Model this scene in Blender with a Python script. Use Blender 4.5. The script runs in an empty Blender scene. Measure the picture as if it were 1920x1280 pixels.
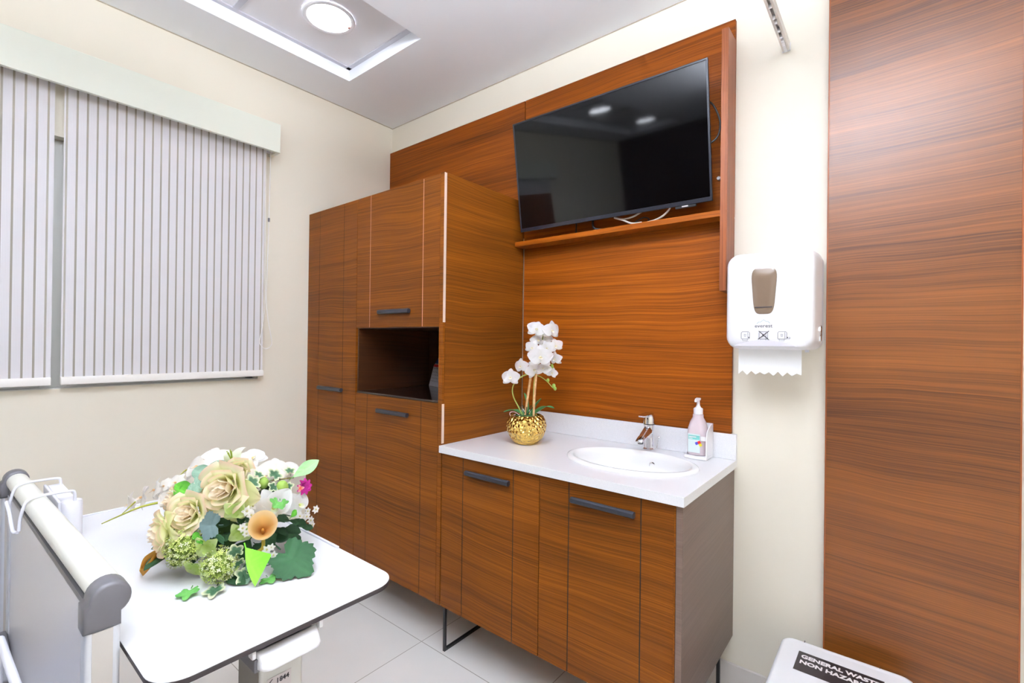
import bpy, bmesh, math, random
from mathutils import Vector, Matrix
S = bpy.context.scene
COL = S.collection
random.seed(7)
PI = math.pi

# ------------------------------------------------------------------ camera
def make_camera():
    yaw, pitch, roll, f = 0.677765, 0.003474, 0.012333, 887.689
    fw = Vector((-math.sin(yaw)*math.cos(pitch), math.cos(yaw)*math.cos(pitch), math.sin(pitch)))
    rt = Vector((math.cos(yaw), math.sin(yaw), 0)); up = rt.cross(fw)
    r2 = rt*math.cos(roll) + up*math.sin(roll); u2 = up*math.cos(roll) - rt*math.sin(roll)
    cam = bpy.data.cameras.new('camera'); o = bpy.data.objects.new('camera', cam); COL.objects.link(o)
    m = Matrix((r2, u2, -fw)).transposed().to_4x4(); m.translation = Vector((2.68046, -1.99811, 1.34446))
    o.matrix_world = m
    cam.sensor_width = 36; cam.sensor_fit = 'HORIZONTAL'; cam.lens = f*36/1920; cam.clip_start = 0.02; cam.clip_end = 60
    S.camera = o
make_camera()

# ------------------------------------------------------------------ world, exposure
w = bpy.data.worlds.new('world'); S.world = w; w.use_nodes = True
w.node_tree.nodes['Background'].inputs[0].default_value = (0.55, 0.6, 0.62, 1)
w.node_tree.nodes['Background'].inputs[1].default_value = 1.0
vs = S.view_settings
vs.view_transform = 'Standard'; vs.look = 'None'; vs.gamma = 1; vs.use_curve_mapping = False
vs.exposure = 0.87
S.cycles.max_bounces = 10; S.cycles.diffuse_bounces = 6; S.cycles.glossy_bounces = 5
S.cycles.sample_clamp_indirect = 6; S.cycles.use_denoising = True
LAMP = 12.0          # radiance of the ceiling downlights
FILL = 3.1           # radiance of the added fill boxes above the camera side of the room
LIGHTCOL = (0.93, 0.99, 1.09)

# ------------------------------------------------------------------ materials
def srgb(r, g, b):
    f = lambda c: (c/255/12.92) if c/255 <= .04045 else ((c/255+.055)/1.055)**2.4
    return (f(r), f(g), f(b), 1)
def mat(name, col=(.8, .8, .8, 1), rough=.5, metal=0, spec=.5, **kw):
    m = bpy.data.materials.new(name); m.use_nodes = True
    b = m.node_tree.nodes['Principled BSDF']
    b.inputs['Base Color'].default_value = col; b.inputs['Roughness'].default_value = rough
    b.inputs['Metallic'].default_value = metal; b.inputs['Specular IOR Level'].default_value = spec
    for k, v in kw.items(): b.inputs[k.replace('_', ' ')].default_value = v
    return m
def nodes(m): return m.node_tree.nodes, m.node_tree.links, m.node_tree.nodes['Principled BSDF']
def bump(m, scale, strength, dist=.001, kind='noise', coord='Object'):
    N, L, b = nodes(m)
    tc = N.new('ShaderNodeTexCoord')
    t = N.new('ShaderNodeTexNoise' if kind == 'noise' else 'ShaderNodeTexVoronoi'); t.inputs['Scale'].default_value = scale
    bp = N.new('ShaderNodeBump'); bp.inputs['Strength'].default_value = strength; bp.inputs['Distance'].default_value = dist
    L.new(tc.outputs[coord], t.inputs['Vector']); L.new(t.outputs[0], bp.inputs['Height']); L.new(bp.outputs[0], b.inputs['Normal'])
    return m
def speckle(m, c1, c2, scale, lo=.45, hi=.6):
    N, L, b = nodes(m)
    tc = N.new('ShaderNodeTexCoord'); t = N.new('ShaderNodeTexNoise'); t.inputs['Scale'].default_value = scale; t.inputs['Detail'].default_value = 4
    r = N.new('ShaderNodeValToRGB'); r.color_ramp.elements[0].color = c1; r.color_ramp.elements[1].color = c2
    r.color_ramp.elements[0].position = lo; r.color_ramp.elements[1].position = hi
    L.new(tc.outputs['Object'], t.inputs['Vector']); L.new(t.outputs[0], r.inputs[0]); L.new(r.outputs[0], b.inputs['Base Color'])
    return m
def wood(name, dark, mid, light, rough=.32, spec=.5, vertical=False, slant=.0, coat=0.0):
    m = mat(name, mid, rough, 0, spec); N, L, b = nodes(m)
    g = N.new('ShaderNodeNewGeometry'); sp = N.new('ShaderNodeSeparateXYZ'); L.new(g.outputs['Position'], sp.inputs[0])
    oi = N.new('ShaderNodeObjectInfo')
    def mth(op, a, c=None):
        n = N.new('ShaderNodeMath'); n.operation = op
        for i, v in enumerate((a, c)):
            if v is None: continue
            if hasattr(v, 'links'): L.new(v, n.inputs[i])
            else: n.inputs[i].default_value = v
        return n.outputs[0]
    h = mth('ADD', sp.outputs[0], sp.outputs[1]); v = sp.outputs[2]
    if vertical: h, v = v, h
    off = mth('MULTIPLY', oi.outputs['Random'], 7.3)
    def noise(a, c, det, sc=1.0, rg=.5):
        cb = N.new('ShaderNodeCombineXYZ'); L.new(mth('MULTIPLY', h, a), cb.inputs[0]); L.new(mth('MULTIPLY', vv, c), cb.inputs[1]); L.new(off, cb.inputs[2])
        t = N.new('ShaderNodeTexNoise'); t.inputs['Scale'].default_value = sc; t.inputs['Detail'].default_value = det; t.inputs['Roughness'].default_value = rg
        L.new(cb.outputs[0], t.inputs['Vector']); return t.outputs[0]
    vv = v
    wob = noise(1.1, 1.6, 2)
    vv = mth('ADD', mth('ADD', v, mth('MULTIPLY', wob, .10)), mth('MULTIPLY', h, slant))
    fine = noise(2.0, 260, 3, rg=.6); midn = noise(1.0, 80, 3); broad = noise(.6, 9, 2)
    mixv = mth('ADD', mth('ADD', mth('MULTIPLY', fine, .52), mth('MULTIPLY', midn, .26)), mth('MULTIPLY', broad, .34))
    r = N.new('ShaderNodeValToRGB'); e = r.color_ramp.elements
    e[0].position = .40; e[0].color = dark; e[1].position = .72; e[1].color = light; x = e.new(.56); x.color = mid
    L.new(mixv, r.inputs[0]); L.new(r.outputs[0], b.inputs['Base Color'])
    bp = N.new('ShaderNodeBump'); bp.inputs['Strength'].default_value = .08; bp.inputs['Distance'].default_value = .0005
    L.new(fine, bp.inputs['Height']); L.new(bp.outputs[0], b.inputs['Normal'])
    if coat: b.inputs['Coat Weight'].default_value = coat; b.inputs['Coat Roughness'].default_value = .3
    return m
def emit(name, col, strength):
    m = mat(name, (1, 1, 1, 1), .4); b = nodes(m)[2]
    b.inputs['Emission Color'].default_value = (*col, 1); b.inputs['Emission Strength'].default_value = strength
    return m

M = {}
M['wall'] = bump(mat('painted_wall', srgb(236, 229, 213), .75, spec=.3), 60, .06)
M['ceil'] = mat('ceiling_paint', srgb(246, 248, 253), .9, spec=.2)
M['tile_ceiling'] = bump(mat('ceiling_tile', srgb(236, 235, 238), .9, spec=.2), 200, .1)
M['tbar'] = mat('grid_bar', srgb(205, 204, 212), .6)
M['skirt'] = mat('skirting_tile', srgb(222, 216, 210), .3)
M['wood'] = wood('walnut_laminate', srgb(73, 38, 9), srgb(107, 57, 11), srgb(128, 71, 16), .46, .12)
M['wood_panel'] = wood('walnut_panelling', srgb(82, 40, 7), srgb(122, 60, 8), srgb(149, 78, 12), .46, .12)
M['wood_tall'] = wood('walnut_wall_panel', srgb(70, 36, 10), srgb(106, 58, 16), srgb(128, 73, 24), .37, .5)
M['wood_edge'] = wood('walnut_edge', srgb(96, 46, 18), srgb(126, 66, 28), srgb(142, 78, 38), .45, .3, vertical=True)
M['wood_dark'] = wood('dark_laminate', srgb(38, 20, 8), srgb(56, 30, 12), srgb(70, 38, 16), .4, .3)  # dark bedhead wood; in the niche its darkness stands for shade
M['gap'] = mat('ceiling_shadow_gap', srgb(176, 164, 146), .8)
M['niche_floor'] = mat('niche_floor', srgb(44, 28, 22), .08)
M['gray_wood'] = wood('brown_grey_laminate', srgb(98, 80, 70), srgb(106, 87, 77), srgb(114, 95, 84), .42, .4)
M['groove'] = mat('dark_groove', srgb(22, 11, 7), .8)
M['pale_edge'] = mat('pale_edging', srgb(214, 190, 172), .5)
M['handle'] = mat('anthracite_metal', srgb(42, 44, 52), .45, .2)
M['black_metal'] = mat('black_steel', srgb(22, 22, 24), .45)
M['quartz'] = speckle(mat('white_quartz', rough=.22), srgb(228, 228, 231), srgb(240, 240, 243), 700)
M['ceramic'] = mat('white_ceramic', srgb(240, 240, 240), .08)
M['chrome'] = mat('chrome', (.82, .82, .84, 1), .05, 1)
M['white_plastic'] = mat('white_plastic', srgb(243, 242, 246), .28)
M['white_metal'] = mat('white_powder_coat', srgb(230, 230, 238), .35)
M['grey_plastic'] = mat('grey_plastic', srgb(98, 96, 100), .38)
M['dark_plastic'] = mat('dark_plastic', srgb(30, 30, 34), .4)
M['black_gloss'] = mat('tv_screen', srgb(4, 4, 5), .055, spec=.38)
M['tv_frame'] = mat('tv_frame', srgb(32, 33, 42), .3, .1)
M['tv_back'] = mat('tv_back', srgb(14, 14, 15), .5)
M['cable_white'] = mat('white_cable', srgb(226, 216, 204), .5)
M['cable_black'] = mat('black_cable', srgb(16, 16, 18), .4)
M['valance'] = mat('valance_paint', srgb(232, 234, 220), .6, spec=.3)
M['rail'] = mat('blind_rail', srgb(242, 238, 232), .5)
M['cord'] = mat('white_cord', srgb(246, 243, 240), .5)
M['alu'] = mat('aluminium_frame', srgb(205, 205, 200), .45, .2)
M['alu_post'] = mat('satin_aluminium', srgb(214, 216, 222), .35, .25)
M['alu_beige'] = mat('beige_insert', srgb(196, 190, 184), .6)
M['track'] = mat('track_aluminium', srgb(212, 206, 203), .3, .4)
M['cream'] = mat('cream_tube', srgb(240, 239, 228), .35)
M['board'] = mat('footboard_laminate', srgb(222, 221, 228), .22)
M['laminate'] = mat('white_laminate', srgb(228, 228, 230), .3)
M['lam_edge'] = mat('black_laminate_core', srgb(50, 42, 44), .5)
M['column'] = mat('column_enamel', srgb(208, 207, 204), .4)
M['column_side'] = mat('column_grey', srgb(136, 130, 122), .5)
M['label_grey'] = mat('label_grey', srgb(206, 198, 200), .5)
M['ink'] = mat('dark_ink', srgb(40, 32, 40), .6)
M['ink_grey'] = mat('grey_ink', srgb(70, 66, 72), .6)
M['ink_teal'] = mat('teal_ink', srgb(60, 130, 145), .6)
M['white_ink'] = mat('white_ink', srgb(245, 240, 242), .5)
M['black_label'] = mat('black_label', srgb(38, 30, 34), .35)
M['bin_white'] = mat('bin_lid', srgb(240, 240, 244), .35)
M['bin_black'] = mat('bin_body', srgb(26, 26, 28), .45)
M['paper'] = mat('paper_towel', srgb(246, 246, 246), .9, spec=.1)
M['smoke'] = mat('smoked_window', srgb(112, 94, 78), .12)
M['teal'] = mat('teal_print', srgb(120, 200, 192), .4)
M['label_white'] = mat('label_white', srgb(226, 240, 240), .4)
M['red'] = mat('red_print', srgb(205, 30, 36), .4); M['blue'] = mat('blue_print', srgb(70, 70, 175), .4); M['yellow'] = mat('yellow_print', srgb(225, 215, 40), .4)
M['cal_blue'] = mat('calendar_blue', srgb(36, 62, 140), .4)
M['bamboo'] = speckle(mat('bamboo', rough=.6), srgb(196, 150, 100), srgb(216, 178, 130), 60)
M['stem'] = mat('plant_stem', srgb(150, 160, 84), .6)
M['moss'] = bump(mat('green_moss', srgb(58, 96, 46), .9), 300, .9, .004)
M['mattress'] = mat('mattress_cover', srgb(60, 80, 110), .6)
M['lens'] = emit('lamp_lens', LIGHTCOL, LAMP)
M['led'] = emit('led_lens', LIGHTCOL, FILL); M['led_up'] = emit('uplight_lens', LIGHTCOL, FILL*14)
M['glassfilm'] = mat('frosted_window_glass', srgb(176, 176, 160), .25)

def gold():
    m = mat('hammered_gold', srgb(232, 196, 108), .12, 1); N, L, b = nodes(m)
    tc = N.new('ShaderNodeTexCoord'); v = N.new('ShaderNodeTexVoronoi'); v.inputs['Scale'].default_value = 62; v.feature = 'F1'
    bp = N.new('ShaderNodeBump'); bp.inputs['Strength'].default_value = 1.0; bp.inputs['Distance'].default_value = .012; v.inputs['Scale'].default_value = 75
    L.new(tc.outputs['Object'], v.inputs['Vector']); L.new(v.outputs['Distance'], bp.inputs['Height']); L.new(bp.outputs[0], b.inputs['Normal'])
    return m
M['gold'] = gold()
def flora(name, rough=.55, trans=.15):
    m = mat(name, rough=rough, spec=.3); N, L, b = nodes(m)
    a = N.new('ShaderNodeVertexColor'); a.layer_name = 'col'; L.new(a.outputs[0], b.inputs['Base Color'])
    tr = N.new('ShaderNodeBsdfTranslucent'); L.new(a.outputs[0], tr.inputs[0]); mx = N.new('ShaderNodeMixShader'); mx.inputs[0].default_value = trans
    L.new(b.outputs[0], mx.inputs[1]); L.new(tr.outputs[0], mx.inputs[2]); L.new(mx.outputs[0], N['Material Output'].inputs[0])
    return m
M['petal'] = flora('silk_petal', .7, .40); M['leaf'] = flora('silk_leaf', .7, .12)
def floor_mat():
    m = mat('porcelain_tile', srgb(214, 210, 206), .28); N, L, b = nodes(m)
    g = N.new('ShaderNodeNewGeometry'); mp = N.new('ShaderNodeMapping'); mp.inputs['Location'].default_value = (-1.04, .582, 0)
    br = N.new('ShaderNodeTexBrick'); br.offset = 0; br.inputs['Scale'].default_value = 1.0
    br.inputs['Brick Width'].default_value = .6; br.inputs['Row Height'].default_value = .6; br.inputs['Mortar Size'].default_value = .0018; br.inputs['Mortar Smooth'].default_value = .3
    br.inputs['Color1'].default_value = srgb(243, 241, 238); br.inputs['Color2'].default_value = srgb(241, 239, 235); br.inputs['Mortar'].default_value = srgb(168, 160, 152)
    L.new(g.outputs['Position'], mp.inputs[0]); L.new(mp.outputs[0], br.inputs['Vector'])
    ns = N.new('ShaderNodeTexNoise'); ns.inputs['Scale'].default_value = 5; mx = N.new('ShaderNodeMixRGB'); mx.blend_type = 'MULTIPLY'; mx.inputs[0].default_value = .06
    L.new(g.outputs['Position'], ns.inputs['Vector']); L.new(br.outputs[0], mx.inputs[1]); L.new(ns.outputs[0], mx.inputs[2]); L.new(mx.outputs[0], b.inputs['Base Color'])
    return m
M['floor'] = floor_mat()
def blind_mat(name, y0, pitch=.0322, sheer=.0066):
    """woven roller-blind cloth: opaque bands with narrow sheer stripes, fixed to the cloth"""
    m = mat(name, srgb(236, 233, 238), .85, spec=.1); N, L, b = nodes(m)
    g = N.new('ShaderNodeNewGeometry'); sp = N.new('ShaderNodeSeparateXYZ'); L.new(g.outputs['Position'], sp.inputs[0])
    def mth(op, a, c):
        n = N.new('ShaderNodeMath'); n.operation = op
        for i, v in enumerate((a, c)):
            if hasattr(v, 'links'): L.new(v, n.inputs[i])
            else: n.inputs[i].default_value = v
        return n.outputs[0]
    ph = mth('FLOORED_MODULO', mth('SUBTRACT', sp.outputs[1], y0 - sheer/2), pitch)
    st = mth('LESS_THAN', ph, sheer)
    fine = mth('LESS_THAN', mth('FLOORED_MODULO', sp.outputs[1], .0042), .0012)
    mx = N.new('ShaderNodeMixRGB'); mx.inputs[1].default_value = srgb(238, 236, 240); mx.inputs[2].default_value = srgb(228, 224, 226); L.new(fine, mx.inputs[0])
    mx2 = N.new('ShaderNodeMixRGB'); mx2.inputs[2].default_value = srgb(212, 204, 190); L.new(mx.outputs[0], mx2.inputs[1]); L.new(st, mx2.inputs[0]); L.new(mx2.outputs[0], b.inputs['Base Color'])
    tr = N.new('ShaderNodeBsdfTranslucent'); L.new(mx2.outputs[0], tr.inputs[0])
    m1 = N.new('ShaderNodeMixShader'); m1.inputs[0].default_value = .08; L.new(b.outputs[0], m1.inputs[1]); L.new(tr.outputs[0], m1.inputs[2])
    tp = N.new('ShaderNodeBsdfTransparent'); m2 = N.new('ShaderNodeMixShader')
    L.new(mth('ADD', mth('MULTIPLY', st, .42), .05), m2.inputs[0]); L.new(m1.outputs[0], m2.inputs[1]); L.new(tp.outputs[0], m2.inputs[2])
    L.new(m2.outputs[0], N['Material Output'].inputs[0])
    return m
def bottle_mat(name, col, a=.5, rough=.15):
    m = mat(name, col, rough); N, L, b = nodes(m)
    b.inputs['Alpha'].default_value = a
    return m
M['bottle'] = bottle_mat('clear_pink_plastic', srgb(243, 226, 232), .72)

# ------------------------------------------------------------------ mesh helpers
class MB:
    """collects shapes, given in world coordinates, for ONE mesh"""
    def __init__(s): s.v = []; s.f = []; s.c = []
    def add(s, vs, fs, col=None):
        n = len(s.v); s.v += [Vector(p) for p in vs]; s.f += [tuple(i+n for i in f) for f in fs]
        if col is None: s.c += [(1, 1, 1)]*len(vs)
        elif isinstance(col[0], (int, float)): s.c += [tuple(col)]*len(vs)
        else: s.c += list(col)
        return s
    def box(s, x0, x1, y0, y1, z0, z1):
        v = [(x, y, z) for z in (z0, z1) for y in (y0, y1) for x in (x0, x1)]
        return s.add(v, [(0, 2, 3, 1), (4, 5, 7, 6), (0, 1, 5, 4), (2, 6, 7, 3), (0, 4, 6, 2), (1, 3, 7, 5)])
    def prism(s, pts, axis, a, b):
        """outline pts (2D, in the two other axes, in order) pushed along an axis from a to b"""
        def mk(p, t): return {'x': (t, p[0], p[1]), 'y': (p[0], t, p[1]), 'z': (p[0], p[1], t)}[axis]
        n = len(pts); vs = [mk(p, a) for p in pts] + [mk(p, b) for p in pts]
        fs = [tuple(range(n))[::-1], tuple(range(n, 2*n))] + [(i, (i+1) % n, n+(i+1) % n, n+i) for i in range(n)]
        return s.add(vs, fs)
    def ring(s, rings, close=True, cap=(True, True), col=None):
        """skin a list of equal-length loops"""
        n = len(rings[0]); vs = [p for r in rings for p in r]; fs = []
        for k in range(len(rings)-1):
            for i in range(n if close else n-1):
                j = (i+1) % n; fs.append((k*n+i, k*n+j, (k+1)*n+j, (k+1)*n+i))
        if cap[0]: fs.append(tuple(range(n))[::-1])
        if cap[1]: fs.append(tuple((len(rings)-1)*n+i for i in range(n)))
        return s.add(vs, fs, col)
    def tube(s, path, r, n=12, cap=True, col=None):
        path = [Vector(p) for p in path]; rs = r if isinstance(r, (list, tuple)) else [r]*len(path); rings = []; prev = None
        for i, p in enumerate(path):
            t = (path[min(i+1, len(path)-1)] - path[max(i-1, 0)]).normalized()
            if prev is None: a = t.cross(Vector((0, 0, 1)) if abs(t.z) < .9 else Vector((1, 0, 0))).normalized()
            else: a = (prev - t*prev.dot(t)).normalized()
            prev = a; b = t.cross(a)
            rings.append([p + (a*math.cos(2*PI*k/n) + b*math.sin(2*PI*k/n))*rs[i] for k in range(n)])
        return s.ring(rings, True, (cap, cap), col)
    def lathe(s, prof, c, n=40, sx=1, sy=1, cap=(True, True), col=None):
        return s.ring([[(c[0]+r*sx*math.cos(2*PI*k/n), c[1]+r*sy*math.sin(2*PI*k/n), c[2]+z) for k in range(n)] for r, z in prof], True, cap, col)
    def sphere(s, c, r, n=12, col=None, sz=1):
        prof = [(max(1e-4, r*math.sin(PI*k/n)), -r*sz*math.cos(PI*k/n)) for k in range(n+1)]
        return s.lathe(prof, c, n*2, col=col)
    def grid(s, fn, nu, nv, col=None):
        """fn(u,v)->point for u,v in 0..1 ; col may be fn(u,v)->rgb"""
        vs = []; cs = []
        for i in range(nu+1):
            for j in range(nv+1):
                vs.append(fn(i/nu, j/nv)); cs.append(col(i/nu, j/nv) if callable(col) else (col or (1, 1, 1)))
        fs = [(i*(nv+1)+j, (i+1)*(nv+1)+j, (i+1)*(nv+1)+j+1, i*(nv+1)+j+1) for i in range(nu) for j in range(nv)]
        return s.add(vs, fs, cs)
def smooth(path, k=4):
    """Catmull-Rom through the points"""
    P = [Vector(p) for p in path]; out = []
    for i in range(len(P)-1):
        a, b, c, d = P[max(i-1, 0)], P[i], P[i+1], P[min(i+2, len(P)-1)]
        for t in range(k):
            t /= k; out.append(.5*((2*b)+(-a+c)*t+(2*a-5*b+4*c-d)*t*t+(-a+3*b-3*c+d)*t**3))
    return out+[P[-1]]
ORI = {}
def part(name, mb, m, parent=None, bevel=0, seg=2, sharp=35, solid=0, flat=False, label=None, origin=None):
    me = bpy.data.meshes.new(name)
    o0 = ORI[parent.name] if parent else Vector(origin or (0, 0, 0))
    me.from_pydata([tuple(p-o0) for p in mb.v], [], mb.f); me.validate()
    if any(c != (1, 1, 1) for c in mb.c):
        ca = me.color_attributes.new('col', 'FLOAT_COLOR', 'POINT')
        if len(ca.data) == len(mb.c): ca.data.foreach_set('color', [x for c in mb.c for x in (*c, 1)])
    bm = bmesh.new(); bm.from_mesh(me); bmesh.ops.recalc_face_normals(bm, faces=bm.faces); bm.to_mesh(me); bm.free()
    me.materials.append(m)
    if not flat:
        me.polygons.foreach_set('use_smooth', [True]*len(me.polygons)); me.set_sharp_from_angle(angle=math.radians(sharp))
    o = bpy.data.objects.new(name, me); COL.objects.link(o)
    if solid: q = o.modifiers.new('solid', 'SOLIDIFY'); q.thickness = solid; q.offset = 0
    if bevel:
        q = o.modifiers.new('bevel', 'BEVEL'); q.width = bevel; q.segments = seg; q.limit_method = 'ANGLE'; q.angle_limit = math.radians(40); q.harden_normals = True
    if parent: o.parent = parent
    else: o.location = o0
    ORI[o.name] = o0
    if label: o['label'] = label
    return o
def thing(name, label, cat, loc=(0, 0, 0), group=None):
    o = bpy.data.objects.new(name, None); o.empty_display_size = .05; COL.objects.link(o); o.location = loc
    ORI[o.name] = Vector(loc); o['label'] = label; o['category'] = cat
    if group: o['group'] = group
    return o
def tag(o, label, cat, group=None):
    o['label'] = label; o['category'] = cat
    if group: o['group'] = group
    return o
def struct(name, mb, m, parent=None, **k):
    o = part(name, mb, m, parent, **k)
    if parent is None: o['kind'] = 'structure'
    return o
def text(mb, s, size, org, ux, uy, bold=0, ext=.0004, align='LEFT', sx=1.0):
    """solid lettering: glyph outlines placed at org along directions ux, uy"""
    cu = bpy.data.curves.new('t', 'FONT'); cu.body = s; cu.size = size; cu.offset = bold; cu.extrude = ext; cu.align_x = align; cu.resolution_u = 3
    o = bpy.data.objects.new('t', cu); COL.objects.link(o); dg = bpy.context.evaluated_depsgraph_get()
    me = bpy.data.meshes.new_from_object(o.evaluated_get(dg)); ux, uy, org = Vector(ux).normalized(), Vector(uy).normalized(), Vector(org); uz = ux.cross(uy)
    mb.add([org+ux*v.co.x*sx+uy*v.co.y+uz*v.co.z for v in me.vertices], [tuple(f.vertices) for f in me.polygons])
    bpy.data.objects.remove(o); bpy.data.curves.remove(cu); bpy.data.meshes.remove(me)
    return mb
def rrect(x0, x1, y0, y1, r, n=6):
    out = []
    for cx, cy, a in ((x1-r, y1-r, 0), (x0+r, y1-r, 90), (x0+r, y0+r, 180), (x1-r, y0+r, 270)):
        for k in range(n+1):
            t = math.radians(a+90*k/n); out.append((cx+r*math.cos(t), cy+r*math.sin(t)))
    return out

# ================================================================== ROOM
XR, YF, H = 4.2, -4.4, 2.80
WY0, WY1, WZ0, WZ1 = -2.44, -0.862, 1.133, 2.172          # window opening
wl = MB()
wl.box(-.2, 0, YF, WY0, 0, H+.2).box(-.2, 0, WY1, .2, 0, H+.2).box(-.2, 0, WY0, WY1, 0, WZ0).box(-.2, 0, WY0, WY1, WZ1, H+.2)
struct('wall_left', wl, M['wall'])
struct('wall_back', MB().box(-.2, XR+.2, 0, .2, 0, H+.2), M['wall'])
struct('wall_right', MB().box(XR, XR+.2, YF, 0, 0, H+.2), M['wall'])
struct('wall_front', MB().box(-.2, XR+.2, YF-.2, YF, 0, H+.2), M['wall'])
struct('floor', MB().box(-.2, XR+.2, YF-.2, .2, -.1, 0), M['floor'])
RX0, RX1, RY0, RY1, RH = .295, .905, -4.12, -.518, .06
c = MB()
c.box(0, RX0, YF, 0, H, H+.15).box(RX1, XR, YF, 0, H, H+.15).box(RX0, RX1, YF, RY0, H, H+.15).box(RX0, RX1, RY1, 0, H, H+.15)
struct('ceiling', c, M['ceil'], sharp=30)
struct('trim_1', MB().box(0, .003, YF, 0, H-.004, H), M['gap'])  # strip coloured as the shadow line between wall and ceiling
struct('trim_2', MB().box(.003, XR, -.003, 0, H-.004, H), M['gap'])
# recessed tile strip of the ceiling: grid bars and mineral tiles
g = MB(); zz = H+RH
g.box(RX0, RX0+.024, RY0, RY1, zz, zz+.012).box(RX1-.024, RX1, RY0, RY1, zz, zz+.012).box(RX0, RX1, RY1-.024, RY1, zz, zz+.012).box(RX0, RX1, RY0, RY0+.024, zz, zz+.012)
for k in range(1, 6): g.box(RX0, RX1, RY1-.6*k-.012, RY1-.6*k+.012, zz+.0005, zz+.012)
struct('trim_3', g, M['tbar'])
struct('trim_4', MB().box(RX0, RX1, RY0, RY1, zz+.006, zz+.05), M['tile_ceiling'])
# skirting
struct('baseboard_back', MB().box(2.0, 2.497, -.012, 0, 0, .105).box(2.975, XR, -.012, 0, 0, .105), M['skirt'], bevel=.002)
struct('baseboard_left', MB().box(0, .012, YF, -.6, 0, .105), M['skirt'], bevel=.002)

# window: frame with a central mullion, frosted panes
wt = part('window_1', MB().box(-.1, -.06, WY0, WY1, WZ0, WZ0+.045).box(-.1, -.06, WY0, WY1, WZ1-.045, WZ1).box(-.1, -.06, WY0, WY0+.045, WZ0, WZ1)
          .box(-.1, -.06, WY1-.045, WY1, WZ0, WZ1).box(-.1, -.055, -1.70, -1.615, WZ0, WZ1), M['alu'], bevel=.003)
wt['kind'] = 'structure'
for a, b in ((WY0+.045, -1.70), (-1.615, WY1-.045)): part('pane', MB().box(-.086, -.08, a, b, WZ0+.045, WZ1-.045), M['glassfilm'], wt)
part('window_sill', MB().box(-.06, -.001, WY0, WY1, WZ0-.0, WZ0+.004), M['alu'], wt)

# ================================================================== CEILING DOWNLIGHTS AND ADDED FILL BOXES
def downlight(x, y, label):
    t = thing('ceiling_downlight', label, 'ceiling light', (x, y, zz), 'round downlights in the ceiling recess')
    part('trim_ring', MB().lathe([(.117, 0), (.116, -.002), (.108, -.0035), (.098, -.0015), (.098, .004)], (x, y, zz), 48, cap=(False, False)), M['white_plastic'], t, sharp=60)
    part('lens', MB().lathe([(.098, .0), (.05, -.0015), (.001, -.002)], (x, y, zz-.001), 40, cap=(True, True)), M['lens'], t)
    part('spring_clip', MB().box(x+.018, x+.034, y+.083, y+.092, zz-.010, zz-.004), mat('red_clip', srgb(190, 120, 108), .5), t)
downlight(.602, -.818, 'round white recessed downlight glowing in the ceiling recess near the window wall')
downlight(.602, -2.618, 'round recessed downlight, left of the two reflected in the television')
downlight(.602, -3.818, 'round recessed downlight, right of the two reflected in the television')
def fillbox(x, y, s, label):  # added fill light, out of view, standing in for flash bounced off the ceiling
    zb = 2.42
    t = thing('opal_pendant_light', label, 'ceiling light', (x, y, zb), 'square opal pendant lights')
    part('opal_body', MB().box(x-s, x+s, y-s, y+s, zb, zb+.07), M['led'], t, bevel=.01)
    part('uplight_lens', MB().box(x-s+.02, x+s-.02, y-s+.02, y+s-.02, zb+.0705, zb+.074), M['led_up'], t)
    part('ceiling_rose', MB().box(x-.06, x+.06, y-.06, y+.06, H-.02, H-.0005), M['white_plastic'], t)
    part('suspension_rod', MB().tube([(x, y, zb+.07), (x, y, H-.02)], .006, 8), M['white_plastic'], t)
for dx, dy, wh in ((-1, 1, 'corner nearest the television'), (1, 1, 'corner nearest the tall walnut wall panel'), (-1, -1, 'corner nearest the bed'), (1, -1, 'corner farthest from the panelled wall')):
    fillbox(2.42+.30*dx, -2.0+.30*dy, .24, 'square opal pendant light of four, '+wh)

# ================================================================== BLINDS
def blind(y0, y1, sy, label):
    t = thing('roller_blind', label, 'blind', (.03, (y0+y1)/2, 1.15), 'striped roller blinds')
    def cloth(u, v):
        y = y0+(y1-y0)*v; z = 1.166+(2.40-1.166)*u
        return (.036+.0015*math.sin(v*5+u*3), y, z)
    part('cloth', MB().grid(cloth, 12, 20), blind_mat('striped_blind_cloth', sy), t)
    part('bottom_rail', MB().prism([(.024, 1.152), (.050, 1.152), (.052, 1.172), (.046, 1.184), (.028, 1.184), (.022, 1.172)], 'y', y0, y1), M['rail'], t, bevel=.002)
    part('roller', MB().tube([(.04, y0-.004, 2.41), (.04, y1+.004, 2.41)], .02, 20), M['rail'], t)
    return t
blind(-1.648, -.853, -.8668-.0322*30, 'right-hand striped white roller blind, the full-width one nearer the corner')
blind(-2.482, -1.676, -1.694-.0322*30, 'left-hand striped white roller blind, cut by the photo edge')
t = thing('blind_pull_cord', 'thin white looped pull cord hanging at the right end of the blinds', 'cord', (.065, -.852, 1.3))
loop = smooth([(.062, -.862, 2.36), (.062, -.860, 2.0), (.062, -.858, 1.7), (.062, -.856, 1.55), (.064, -.868, 1.42), (.066, -.882, 1.345), (.067, -.876, 1.315), (.067, -.85, 1.298), (.067, -.824, 1.315), (.067, -.822, 1.35), (.066, -.84, 1.45), (.064, -.85, 1.56), (.063, -.848, 1.7), (.063, -.842, 2.0), (.063, -.838, 2.36)], 6)
part('cord', MB().tube(loop, .0019, 6), M['cord'], t)
part('cord_clip', MB().box(.059, .066, -.846, -.838, 1.98, 2.0), M['grey_plastic'], t)
part('cord_joiner', MB().tube([(.065, -.866, 1.43), (.065, -.869, 1.41)], .003, 8), M['cord'], t)
t = thing('valance_box', 'long pale cream box pelmet over both roller blinds', 'pelmet', (.05, -1.65, 2.35))
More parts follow.
